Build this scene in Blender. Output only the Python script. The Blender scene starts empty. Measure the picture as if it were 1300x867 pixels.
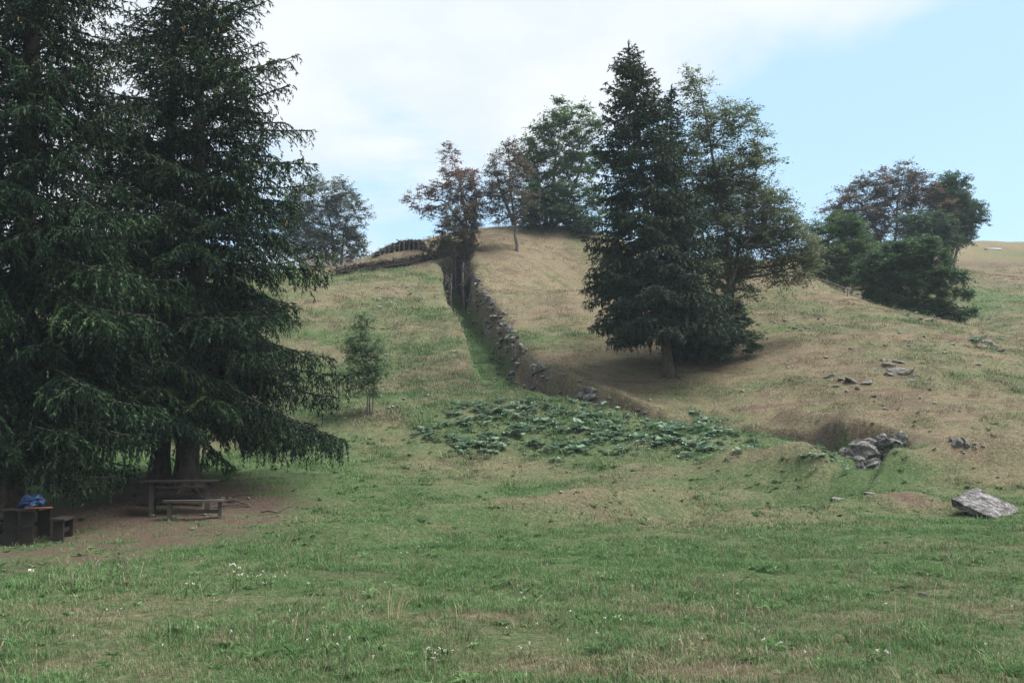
import bpy, math, random
import numpy as np
from mathutils import Vector, Matrix

R = math.radians
sc = bpy.context.scene
col = sc.collection
rng = np.random.default_rng(7)
random.seed(7)

# ------------------------------------------------------------------ camera, sky, sun, exposure
EYE, FPX, HORV = 1.6, 1300.0, 570.0          # eye height, focal length in photo pixels, row of the horizon
PITCH = math.atan((HORV - 433.5) / FPX)
cam_d = bpy.data.cameras.new('camera'); cam = bpy.data.objects.new('camera', cam_d); col.objects.link(cam)
cam_d.sensor_width = 36; cam_d.lens = 36 * FPX / 1300; cam_d.clip_end = 3000; cam_d.clip_start = 0.05
cam.location = (0, 0, EYE); cam.rotation_euler = (R(90) + PITCH, 0, 0)
sc.camera = cam
SUN_EL, SUN_AZ = 60, 84                      # azimuth clockwise from +Y
sd = bpy.data.lights.new('sun', 'SUN'); so = bpy.data.objects.new('sun', sd); col.objects.link(so)
sd.energy = 3.2; sd.angle = R(40); sd.color = (1, 0.95, 0.88)
so.rotation_euler = (R(90 - SUN_EL), 0, R(180 - SUN_AZ)); so.location = (-20, 20, 60)
w = bpy.data.worlds.new('World'); sc.world = w; w.use_nodes = True

def NT(tree):
    def n(typ, loc=None, **kw):
        nd = tree.nodes.new(typ)
        for k, v in kw.items():
            if k == 'ins':
                for i, val in v.items(): nd.inputs[i].default_value = val
            else: setattr(nd, k, v)
        return nd
    def l(a, b): tree.links.new(a, b)
    return n, l

def build_world():
    t = w.node_tree; t.nodes.clear(); n, l = NT(t)
    out = n('ShaderNodeOutputWorld'); bg = n('ShaderNodeBackground', ins={1: 0.1}); l(bg.outputs[0], out.inputs[0])
    sky = n('ShaderNodeTexSky', sky_type='NISHITA', sun_disc=False, sun_elevation=R(SUN_EL), sun_rotation=R(SUN_AZ),
            air_density=1.0, dust_density=1.2, ozone_density=1.0, altitude=1000)
    tc = n('ShaderNodeTexCoord'); sp = n('ShaderNodeSeparateXYZ'); l(tc.outputs['Generated'], sp.inputs[0])
    # flat cloud layer: direction / height
    zc = n('ShaderNodeMath', operation='MAXIMUM', ins={1: 0.0}); l(sp.outputs[2], zc.inputs[0])
    za = n('ShaderNodeMath', operation='ADD', ins={1: 0.22}); l(zc.outputs[0], za.inputs[0])
    dx = n('ShaderNodeMath', operation='DIVIDE'); l(sp.outputs[0], dx.inputs[0]); l(za.outputs[0], dx.inputs[1])
    dy = n('ShaderNodeMath', operation='DIVIDE'); l(sp.outputs[1], dy.inputs[0]); l(za.outputs[0], dy.inputs[1])
    cb = n('ShaderNodeCombineXYZ'); l(dx.outputs[0], cb.inputs[0]); l(dy.outputs[0], cb.inputs[1])
    mp = n('ShaderNodeMapping'); mp.inputs['Location'].default_value = (3.1, 1.7, 0); l(cb.outputs[0], mp.inputs[0])
    ns = n('ShaderNodeTexNoise', ins={'Scale': 0.9, 'Detail': 7, 'Roughness': 0.55, 'Distortion': 0.3}); l(mp.outputs[0], ns.inputs['Vector'])
    # the cloud bank ends along a line to the right (east) of the hill
    bk = n('ShaderNodeMath', operation='MULTIPLY_ADD', ins={1: -0.50, 2: 0.80}); l(dx.outputs[0], bk.inputs[0])
    bk2 = n('ShaderNodeMath', operation='MULTIPLY_ADD', ins={1: -0.35}); l(dy.outputs[0], bk2.inputs[0]); l(bk.outputs[0], bk2.inputs[2])
    cl_ = n('ShaderNodeClamp', ins={1: -0.19, 2: 0.16}); l(bk2.outputs[0], cl_.inputs[0])
    ad = n('ShaderNodeMath', operation='ADD'); l(ns.outputs[0], ad.inputs[0]); l(cl_.outputs[0], ad.inputs[1])
    mr = n('ShaderNodeMapRange', interpolation_type='SMOOTHERSTEP', ins={1: 0.42, 2: 0.60}); l(ad.outputs[0], mr.inputs[0])
    ns2 = n('ShaderNodeTexNoise', ins={'Scale': 3.4, 'Detail': 6, 'Roughness': 0.55}); l(mp.outputs[0], ns2.inputs['Vector'])
    cr = n('ShaderNodeMapRange', ins={1: 0.3, 2: 0.7, 3: 0.0, 4: 1.0}); l(ns2.outputs[0], cr.inputs[0])
    cc = n('ShaderNodeMix', data_type='RGBA'); cc.inputs[6].default_value = (2.6, 2.95, 3.3, 1); cc.inputs[7].default_value = (3.25, 3.35, 3.45, 1); l(cr.outputs[0], cc.inputs[0])
    hz = n('ShaderNodeMix', data_type='RGBA', ins={0: 0.0})  # thin veil over the clear sky
    hz.inputs[0].default_value = 0.75; l(sky.outputs[0], hz.inputs[6]); hz.inputs[7].default_value = (1.8, 2.68, 3.3, 1)
    mx = n('ShaderNodeMix', data_type='RGBA'); l(mr.outputs[0], mx.inputs[0]); l(hz.outputs[2], mx.inputs[6]); l(cc.outputs[2], mx.inputs[7])
    l(mx.outputs[2], bg.inputs[0])
build_world()
sc.view_settings.view_transform = 'Standard'; sc.view_settings.look = 'None'
sc.view_settings.exposure = 1.62; sc.view_settings.gamma = 1; sc.view_settings.use_curve_mapping = False
sc.render.engine = 'CYCLES'
sc.cycles.use_denoising = True; sc.cycles.max_bounces = 5; sc.cycles.diffuse_bounces = 3; sc.cycles.glossy_bounces = 1
sc.cycles.transmission_bounces = 3; sc.cycles.transparent_max_bounces = 4; sc.cycles.caustics_reflective = False; sc.cycles.caustics_refractive = False

# ------------------------------------------------------------------ geometry of the place
def ray(u, v):
    s = (433.5 - v) / FPX
    return ((u - 650) / FPX, math.cos(PITCH) - s * math.sin(PITCH), math.sin(PITCH) + s * math.cos(PITCH))
def P(u, v, d):
    x, y, z = ray(u, v); k = d / y
    return np.array([x * k, d, EYE + z * k])

def smooth(a, b, x):
    t = np.clip((x - a) / (b - a), 0, 1); return t * t * (3 - 2 * t)
def _hash(ix, iy, seed):
    h = (ix.astype(np.int64) * 374761393 + iy.astype(np.int64) * 668265263 + seed * 1442695041) & 0x7fffffff
    h = ((h ^ (h >> 13)) * 1274126177) & 0x7fffffff
    return ((h ^ (h >> 16)) & 0xffff) / 65535.0
def vnoise(x, y, seed=0):
    ix, iy = np.floor(x), np.floor(y); fx, fy = x - ix, y - iy
    fx = fx * fx * (3 - 2 * fx); fy = fy * fy * (3 - 2 * fy)
    a = _hash(ix, iy, seed); b = _hash(ix + 1, iy, seed); c = _hash(ix, iy + 1, seed); d = _hash(ix + 1, iy + 1, seed)
    return (a * (1 - fx) + b * fx) * (1 - fy) + (c * (1 - fx) + d * fx) * fy
def fbm(x, y, seed=0, oct=4):
    s = 0; a = 0.5
    for o in range(oct):
        s = s + a * vnoise(x * 2 ** o + 17.3 * o, y * 2 ** o - 9.1 * o, seed + o); a *= 0.5
    return s

CP = []
def cp(*pts):
    for p in pts: CP.append(P(*p))
for xx in (-60, -35, -15, -5, 0, 5, 15, 35, 60):                      # the meadow the photographer stands on
    for yy in (-40, -15, 0, 7, 12):
        CP.append(np.array([xx, yy, -0.02 * max(0, -xx - 4) * (0.3 if yy < 10 else 0.5)]))
cp((0, 700, 20.5), (0, 722, 16), (120, 690, 19.5), (240, 657, 24), (350, 668, 21), (500, 668, 21), (650, 668, 21), (800, 672, 20.5), (950, 672, 20.5), (1100, 670, 21), (1250, 668, 21.5), (1400, 668, 21.5), (-300, 690, 21.5))
cp((100, 618, 27.5), (0, 622, 27.5), (-300, 620, 28), (-300, 590, 34), (100, 596, 32), (0, 598, 32), (200, 590, 32), (300, 565, 35), (300, 625, 27), (400, 600, 30.5), (400, 500, 41), (430, 440, 50), (500, 440, 50), (560, 405, 56), (470, 380, 59), (470, 530, 37), (550, 500, 41), (550, 560, 35))
cp((400, 342, 71), (300, 352, 69), (200, 365, 66), (0, 390, 64), (-400, 400, 66), (440, 338, 73), (480, 327, 74), (540, 326, 73), (440, 352, 67), (520, 345, 67))
cp((450, 640, 26.5), (560, 600, 32), (450, 590, 32.5), (650, 645, 25.5), (700, 622, 29.3), (650, 580, 34), (800, 618, 29.5), (800, 575, 33.5), (900, 645, 26.5), (900, 595, 31.5), (1000, 600, 30.8), (1000, 640, 26.5), (1060, 642, 25.7))
cp((610, 455, 47.5), (590, 400, 57), (568, 352, 67), (620, 490, 43), (700, 508, 39.6), (800, 528, 37.7), (900, 541, 36), (1000, 562, 34), (1060, 582, 32.3))       # left rim, spoil bank
cp((604, 342, 68), (628, 400, 57), (668, 450, 48.5), (695, 483, 43.6), (750, 503, 41.7), (820, 523, 39.9), (900, 537, 38.3), (1000, 545, 36.7), (1080, 556, 34.7), (1150, 563, 33.4), (1220, 562, 33.4), (1300, 570, 33), (1450, 570, 33))   # right rim
cp((850, 478, 43.5), (750, 440, 48.5), (700, 380, 58), (655, 322, 71), (720, 302, 76), (640, 289, 80), (720, 296, 82), (570, 296, 79), (545, 304, 77), (800, 310, 78), (900, 335, 71), (950, 345, 66), (1020, 350, 61), (1070, 372, 58), (1150, 398, 55), (1240, 416, 53), (1300, 430, 54),
   (1000, 430, 48), (1100, 465, 42.7), (1200, 480, 41.2), (1300, 492, 41), (1450, 480, 44), (1250, 540, 35.7), (900, 480, 43.7), (950, 500, 41.2), (850, 510, 41), (900, 420, 52), (1000, 390, 54))
cp((1180, 580, 31.4), (1300, 585, 30), (1110, 597, 31), (1250, 612, 27.5), (1200, 655, 24), (1300, 650, 24), (1450, 645, 25))
cp((1300, 390, 72), (1300, 350, 92), (1240, 345, 96), (1240, 308, 122), (1300, 309, 122), (1450, 312, 122), (1450, 400, 72), (1130, 308, 122))
for (x, y, z) in ((8, 70, 11), (18, 66, 8.3), (24, 66, 8.0), (14, 80, 11), (26, 80, 12), (34, 90, 17.5), (40, 105, 22), (6, 92, 16.5), (-2, 100, 16), (-8, 92, 15), (-14, 90, 12.5), (-25, 90, 11), (-45, 90, 11),
                  (-60, 120, 8), (0, 130, 14), (30, 140, 25), (60, 135, 27), (90, 120, 26), (90, 60, 12), (80, 25, 2), (-80, 40, 4), (-80, 80, 10), (0, 190, 14), (60, 190, 22), (-80, 190, 6), (110, 190, 22), (-110, 0, 0), (110, -30, 0), (0, -60, 0)):
    CP.append(np.array([x, y, z], float))
CP = np.array(CP)
def tps_fit(p, lam=0.02):
    n = len(p); d = np.linalg.norm(p[:, None, :2] - p[None, :, :2], axis=2) / 20
    K = np.where(d > 0, d * d * np.log(np.maximum(d, 1e-9)), 0) + lam * np.eye(n) * 0.05
    A = np.zeros((n + 3, n + 3)); A[:n, :n] = K; A[:n, n] = 1; A[:n, n + 1:] = p[:, :2] / 20; A[n:, :n] = A[:n, n:].T
    return np.linalg.solve(A, np.concatenate([p[:, 2], np.zeros(3)]))
TPW = tps_fit(CP)
def tps(x, y):
    x = np.asarray(x, float).ravel(); y = np.asarray(y, float).ravel(); o = np.empty(len(x)); n = len(CP)
    for i in range(0, len(x), 20000):
        dx = (x[i:i + 20000, None] - CP[None, :, 0]) / 20; dy = (y[i:i + 20000, None] - CP[None, :, 1]) / 20
        r2 = dx * dx + dy * dy
        o[i:i + 20000] = (0.5 * r2 * np.log(np.maximum(r2, 1e-18))) @ TPW[:n] + TPW[n] + TPW[n + 1] * x[i:i + 20000] / 20 + TPW[n + 2] * y[i:i + 20000] / 20
    return o

# trench centre line: pixel, distance, half width, depth
TR = [(552, 331, 74.5, .5, .5), (574, 340, 71, 1.0, 2.5), (583, 360, 66, 1.1, 2.5), (598, 390, 59, 1.15, 2.0), (616, 425, 53, 1.25, 1.7), (636, 463, 46.8, 1.4, 1.45), (660, 490, 43.2, 1.4, 1.2), (710, 500, 41.2, 1.0, 1.2),
      (760, 512, 40.0, .8, 1.2), (815, 528, 38.7, .75, .9), (900, 542, 37.1, .6, .55), (1000, 556, 35.3, .8, .9), (1075, 575, 33.6, .95, .95), (1115, 585, 32.2, .95, .75), (1108, 606, 30, .85, .5), (1070, 625, 28.2, .8, .38), (980, 640, 27, .8, .32), (870, 647, 26.6, .9, .22)]
TRP = np.array([P(*t[:3])[:2] for t in TR]); TRW = np.array([t[3:] for t in TR])
def resample(p, a, n=8):
    t = np.arange(len(p)); tt = np.linspace(0, len(p) - 1, (len(p) - 1) * n + 1)
    out = []
    for arr in (p, a):
        k = []
        for c in range(arr.shape[1]):
            v = arr[:, c]; m = np.gradient(v); i = np.minimum(tt.astype(int), len(v) - 2); f = tt - i
            h00 = 2 * f**3 - 3 * f**2 + 1; h10 = f**3 - 2 * f**2 + f; h01 = -2 * f**3 + 3 * f**2; h11 = f**3 - f**2
            k.append(h00 * v[i] + h10 * m[i] + h01 * v[i + 1] + h11 * m[i + 1])
        out.append(np.stack(k, 1))
    return out
TPt, TAt = resample(TRP, TRW, 6)
def trench(x, y):
    """distance to the centre line, side (+ = hill side), half width, depth"""
    x = np.asarray(x, float).ravel(); y = np.asarray(y, float).ravel()
    best = np.full(len(x), 1e9); side = np.ones(len(x)); hw = np.ones(len(x)); dp = np.zeros(len(x))
    m = np.nonzero((x > -12) & (x < 20) & (y > 22) & (y < 85))[0]
    xs, ys = x[m], y[m]; b = np.full(len(m), 1e9); s_ = np.ones(len(m)); h_ = np.ones(len(m)); d_ = np.zeros(len(m))
    for i in range(len(TPt) - 1):
        a = TPt[i]; e = TPt[i + 1] - a; L2 = e @ e
        t = np.clip(((xs - a[0]) * e[0] + (ys - a[1]) * e[1]) / L2, 0, 1)
        px, py = xs - a[0] - t * e[0], ys - a[1] - t * e[1]; d = np.hypot(px, py); k = d < b
        b = np.where(k, d, b); s_ = np.where(k, np.sign(e[0] * py - e[1] * px), s_)
        h_ = np.where(k, TAt[i, 0] * (1 - t) + TAt[i + 1, 0] * t, h_); d_ = np.where(k, TAt[i, 1] * (1 - t) + TAt[i + 1, 1] * t, d_)
    best[m] = b; side[m] = s_; hw[m] = h_; dp[m] = d_
    return best, side, hw, dp
# second, curved trench near the crest (brushwood revetment)
RIDGES = [([(540, 674, 20.2), (680, 668, 21), (760, 655, 22.5), (870, 636, 25.5)], .30, .75), ([(940, 600, 31), (1020, 597, 30.5), (1075, 612, 29)], .35, 1.0), ([(1150, 605, 29), (1220, 590, 29.5), (1340, 590, 29.5)], .42, .9), ([(400, 694, 18.2), (520, 680, 19)], .14, .6), ([(930, 668, 21.5), (1060, 652, 24), (1160, 640, 25.6)], .20, .6), ([(1000, 540, 37.4), (1090, 556, 35.2), (1180, 556, 34.4)], .3, .6)]
RIDGES = [(np.array([P(*q)[:2] for q in pl]), h, w_) for (pl, h, w_) in RIDGES]
def ridges(x, y):
    o = np.zeros(len(x))
    for pl, h, w_ in RIDGES:
        best = np.full(len(x), 1e9)
        for i in range(len(pl) - 1):
            a = pl[i]; e = pl[i + 1] - a; t = np.clip(((x - a[0]) * e[0] + (y - a[1]) * e[1]) / (e @ e), 0, 1); best = np.minimum(best, (x - a[0] - t * e[0]) ** 2 + (y - a[1] - t * e[1]) ** 2)
        o += h * np.exp(-best / w_ ** 2)
    return o
def zt(x, y, detail=True):
    x = np.asarray(x, float); shp = x.shape; x = x.ravel(); y = np.asarray(y, float).ravel()
    z = tps(x, y)
    dist = np.hypot(x, y)
    z = z + ridges(x, y) * (1.3 + 1.3 * vnoise(x / 1.7, y / 1.7, 5))
    z = z + (fbm(x / 5.0, y / 5.0, 3, 3) - .44) * 0.30 * smooth(4, 14, dist)
    if detail:
        z = z + (fbm(x / 1.1, y / 1.1, 11, 3) - .44) * 0.12 + (fbm(x / 0.45, y / 0.45, 23, 2) - .37) * 0.035
        z = z + (fbm(x / 2.4 + y * .12, y / .75, 29, 3) - .44) * 0.26 * smooth(30, 40, y)
    d, s, hw, dp = trench(x, y)
    wob = (fbm(x / 0.8, y / 0.8, 31, 4) - .47) * 0.95
    hs_ = s > 0
    f = 1 - smooth(hw * np.where(hs_, .58, .5), hw * np.where(hs_, 1.05, 1.15), d + wob)
    bank = .16 * (dp > 1.15) + .42 * smooth(38.5, 40, y) * (1 - smooth(43.5, 46, y)) + .5 * (1 - smooth(34.8, 35.8, y)) * (dp > .7)
    z = z + np.where(hs_, bank * smooth(hw * .55, hw * 1.0, d + wob) * np.exp(-np.maximum(d - hw, 0) / 1.8), 0) * smooth(.5, .9, dp)
    z = z - dp * f
    z = z + np.where(hs_, np.exp(-((d - hw * .85) / (hw * .28)) ** 2) * (fbm(x / .42, y / .42, 33, 3) - .44) * .75, 0) * smooth(.6, .9, dp)
    z = z + 0.16 * np.exp(-((d - hw * 1.45) / 0.4) ** 2) * smooth(0.5, 1.0, dp) * (0.4 + vnoise(x / 1.3, y / 1.3, 8))
    return z.reshape(shp)
def hit(u, v, d0=4.0, d1=160.0):
    """where the line of sight through a photo pixel meets the ground"""
    x, y, z = ray(u, v); d = np.concatenate([np.arange(d0, 60, .06), np.arange(60, d1, .2)]); k = d / y
    g = zt(x * k, d); below = np.nonzero(EYE + z * k < g)[0]
    i = below[0] if len(below) else len(d) - 1
    return np.array([x * k[i], d[i], g[i]])
def gz(x, y): return float(zt(np.array([x]), np.array([y]))[0])

# ------------------------------------------------------------------ mesh helpers
def mesh_np(name, V, F, smooth_=False, fattr=None, pattr=None, mats=None):
    """F: list of face arrays (tri and / or quad)"""
    if not isinstance(F, (list, tuple)): F = [F]
    F = [np.asarray(f, np.int32) for f in F if len(f)]
    me = bpy.data.meshes.new(name); V = np.asarray(V, np.float32)
    me.vertices.add(len(V)); me.vertices.foreach_set('co', V.ravel())
    tot = np.concatenate([np.full(len(f), f.shape[1], np.int32) for f in F]); idx = np.concatenate([f.ravel() for f in F])
    me.loops.add(len(idx)); me.loops.foreach_set('vertex_index', idx)
    me.polygons.add(len(tot)); st = np.zeros(len(tot), np.int32); st[1:] = np.cumsum(tot)[:-1]
    me.polygons.foreach_set('loop_start', st)
    me.polygons.foreach_set('use_smooth', np.full(len(tot), smooth_, bool))
    for dom, at in (('FACE', fattr), ('POINT', pattr)):
        for k, v in (at or {}).items():
            a = me.attributes.new(k, 'FLOAT', dom); a.data.foreach_set('value', np.asarray(v, np.float32))
    me.update(calc_edges=True); me.validate()
    for m in mats or (): me.materials.append(m)
    return me
def obj(name, me, parent=None, loc=None, mat=None, kind=None):
    o = bpy.data.objects.new(name, me); col.objects.link(o)
    if mat is not None and me is not None and not len(me.materials): me.materials.append(mat)
    if parent is not None: o.parent = parent
    if loc is not None: o.location = loc
    if kind: o['kind'] = kind
    return o
def empty(name, loc, rz=0):
    o = bpy.data.objects.new(name, None); col.objects.link(o); o.location = loc; o.rotation_euler = (0, 0, rz); o.empty_display_size = .3; return o
def tag(o, label, cat, group=None):
    o['label'] = label; o['category'] = cat
    if group: o['group'] = group
    return o

class Acc:
    """collects pieces of one mesh"""
    def __init__(s): s.V = []; s.T = []; s.Q = []; s.n = 0; s.ta = []; s.qa = []
    def add(s, V, F, a=0.5):
        V = np.asarray(V, float); F = np.asarray(F, int); s.V.append(V)
        (s.T if F.shape[1] == 3 else s.Q).append(F + s.n); (s.ta if F.shape[1] == 3 else s.qa).append(np.broadcast_to(a, len(F)))
        s.n += len(V)
    def mesh(s, name, smooth_=False, mat=None):
        F = []; A = []
        if s.T: F.append(np.concatenate(s.T)); A.append(np.concatenate(s.ta))
        if s.Q: F.append(np.concatenate(s.Q)); A.append(np.concatenate(s.qa))
        return mesh_np(name, np.concatenate(s.V), F, smooth_, fattr={'tint': np.concatenate(A)}, mats=[mat] if mat else None)
    def tube(s, path, rad, k=5, a=0.5, cap=False):
        p = np.asarray(path, float); r = np.broadcast_to(np.asarray(rad, float), len(p)); n = len(p)
        t = np.gradient(p, axis=0); t /= np.linalg.norm(t, axis=1)[:, None] + 1e-9
        ref = np.where(np.abs(t[:, 2:3]) > .9, [[1., 0, 0]], [[0, 0, 1.]])
        u = np.cross(t, ref); u /= np.linalg.norm(u, axis=1)[:, None] + 1e-9; v = np.cross(t, u)
        an = np.linspace(0, 2 * np.pi, k, endpoint=False)
        V = p[:, None] + r[:, None, None] * (np.cos(an)[None, :, None] * u[:, None] + np.sin(an)[None, :, None] * v[:, None])
        i = np.arange(n - 1)[:, None] * k; j = np.arange(k)[None]; j2 = (j + 1) % k
        F = np.stack([i + j, i + j2, i + k + j2, i + k + j], -1).reshape(-1, 4)
        s.add(V.reshape(-1, 3), F, a)
        if cap:
            for e in (0, n - 1): s.add(np.concatenate([V[e], p[e:e + 1]]), [[q, (q + 1) % k, k] for q in range(k)], a)
    def box(s, c, size, rot=None, a=0.5, jit=0.0):
        V = np.array([[x, y, z] for x in (-.5, .5) for y in (-.5, .5) for z in (-.5, .5)]) * np.asarray(size)
        if jit: V = V + rng.normal(0, jit, V.shape)
        if rot is not None: V = V @ np.array(rot).T
        s.add(V + np.asarray(c), [[0, 1, 3, 2], [4, 6, 7, 5], [0, 4, 5, 1], [2, 3, 7, 6], [0, 2, 6, 4], [1, 5, 7, 3]], a)

# ------------------------------------------------------------------ materials
def mat_new(name):
    m = bpy.data.materials.new(name); m.use_nodes = True; t = m.node_tree; t.nodes.clear(); n, l = NT(t)
    out = n('ShaderNodeOutputMaterial'); return m, n, l, out
def ramp(n, stops):
    c = n('ShaderNodeValToRGB'); e = c.color_ramp.elements
    while len(e) > 1: e.remove(e[-1])
    e[0].position = stops[0][0]; e[0].color = (*stops[0][1], 1)
    for p, cc in stops[1:]:
        k = e.new(p); k.color = (*cc, 1)
    return c
def foliage_mat(name, stops, trans=0.3, rough=0.6, spec=0.25):
    m, n, l, out = mat_new(name)
    at = n('ShaderNodeAttribute', attribute_name='tint'); c = ramp(n, stops); l(at.outputs['Fac'], c.inputs[0])
    b = n('ShaderNodeBsdfPrincipled', ins={'Roughness': rough, 'Specular IOR Level': spec}); l(c.outputs[0], b.inputs['Base Color'])
    tr = n('ShaderNodeBsdfTranslucent'); l(c.outputs[0], tr.inputs[0])
    mx = n('ShaderNodeMixShader', ins={0: trans}); l(b.outputs[0], mx.inputs[1]); l(tr.outputs[0], mx.inputs[2]); l(mx.outputs[0], out.inputs[0])
    return m
def bark_mat(name, c0, c1, scale=9):
    m, n, l, out = mat_new(name)
    tc = n('ShaderNodeTexCoord'); mp = n('ShaderNodeMapping'); mp.inputs['Scale'].default_value = (1, 1, .35); l(tc.outputs['Object'], mp.inputs[0])
    ns = n('ShaderNodeTexNoise', ins={'Scale': scale, 'Detail': 6, 'Roughness': .65}); l(mp.outputs[0], ns.inputs['Vector'])
    c = ramp(n, [(.3, c0), (.7, c1)]); l(ns.outputs[0], c.inputs[0])
    b = n('ShaderNodeBsdfPrincipled', ins={'Roughness': .9, 'Specular IOR Level': .15}); l(c.outputs[0], b.inputs['Base Color'])
    bp = n('ShaderNodeBump', ins={'Strength': .6, 'Distance': .03}); l(ns.outputs[0], bp.inputs['Height']); l(bp.outputs[0], b.inputs['Normal'])
    l(b.outputs[0], out.inputs[0]); return m
def rock_mat(name, stops, scale=3.0, lichen=(.33, .33, .30), lic=0.25):
    m, n, l, out = mat_new(name)
    tc = n('ShaderNodeTexCoord'); gi = n('ShaderNodeNewGeometry')
    ns = n('ShaderNodeTexNoise', ins={'Scale': scale, 'Detail': 8, 'Roughness': .7}); l(gi.outputs['Position'], ns.inputs['Vector'])
    c = ramp(n, stops); l(ns.outputs[0], c.inputs[0])
    vo = n('ShaderNodeTexNoise', ins={'Scale': scale * 5, 'Detail': 4, 'Roughness': .6}); l(gi.outputs['Position'], vo.inputs['Vector'])
    r2 = ramp(n, [(.52, (0, 0, 0)), (.60, (1, 1, 1))]); l(vo.outputs[0], r2.inputs[0])
    ml = n('ShaderNodeMath', operation='MULTIPLY', ins={1: lic}); l(r2.outputs[0], ml.inputs[0])
    mx = n('ShaderNodeMix', data_type='RGBA'); l(ml.outputs[0], mx.inputs[0]); l(c.outputs[0], mx.inputs[6]); mx.inputs[7].default_value = (*lichen, 1)
    b = n('ShaderNodeBsdfPrincipled', ins={'Roughness': .92, 'Specular IOR Level': .2}); l(mx.outputs[2], b.inputs['Base Color'])
    bp = n('ShaderNodeBump', ins={'Strength': .7, 'Distance': .05}); l(ns.outputs[0], bp.inputs['Height']); l(bp.outputs[0], b.inputs['Normal'])
    l(b.outputs[0], out.inputs[0]); return m
def plain_mat(name, c0, c1, scale=12, rough=.8, stretch=(1, 1, 1), spec=.25, trans=0):
    m, n, l, out = mat_new(name)
    tc = n('ShaderNodeTexCoord'); mp = n('ShaderNodeMapping'); mp.inputs['Scale'].default_value = stretch; l(tc.outputs['Object'], mp.inputs[0])
    ns = n('ShaderNodeTexNoise', ins={'Scale': scale, 'Detail': 5, 'Roughness': .6}); l(mp.outputs[0], ns.inputs['Vector'])
    c = ramp(n, [(.3, c0), (.7, c1)]); l(ns.outputs[0], c.inputs[0])
    b = n('ShaderNodeBsdfPrincipled', ins={'Roughness': rough, 'Specular IOR Level': spec}); l(c.outputs[0], b.inputs['Base Color'])
    bp = n('ShaderNodeBump', ins={'Strength': .4, 'Distance': .01}); l(ns.outputs[0], bp.inputs['Height']); l(bp.outputs[0], b.inputs['Normal'])
    l(b.outputs[0], out.inputs[0]); return m

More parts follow.
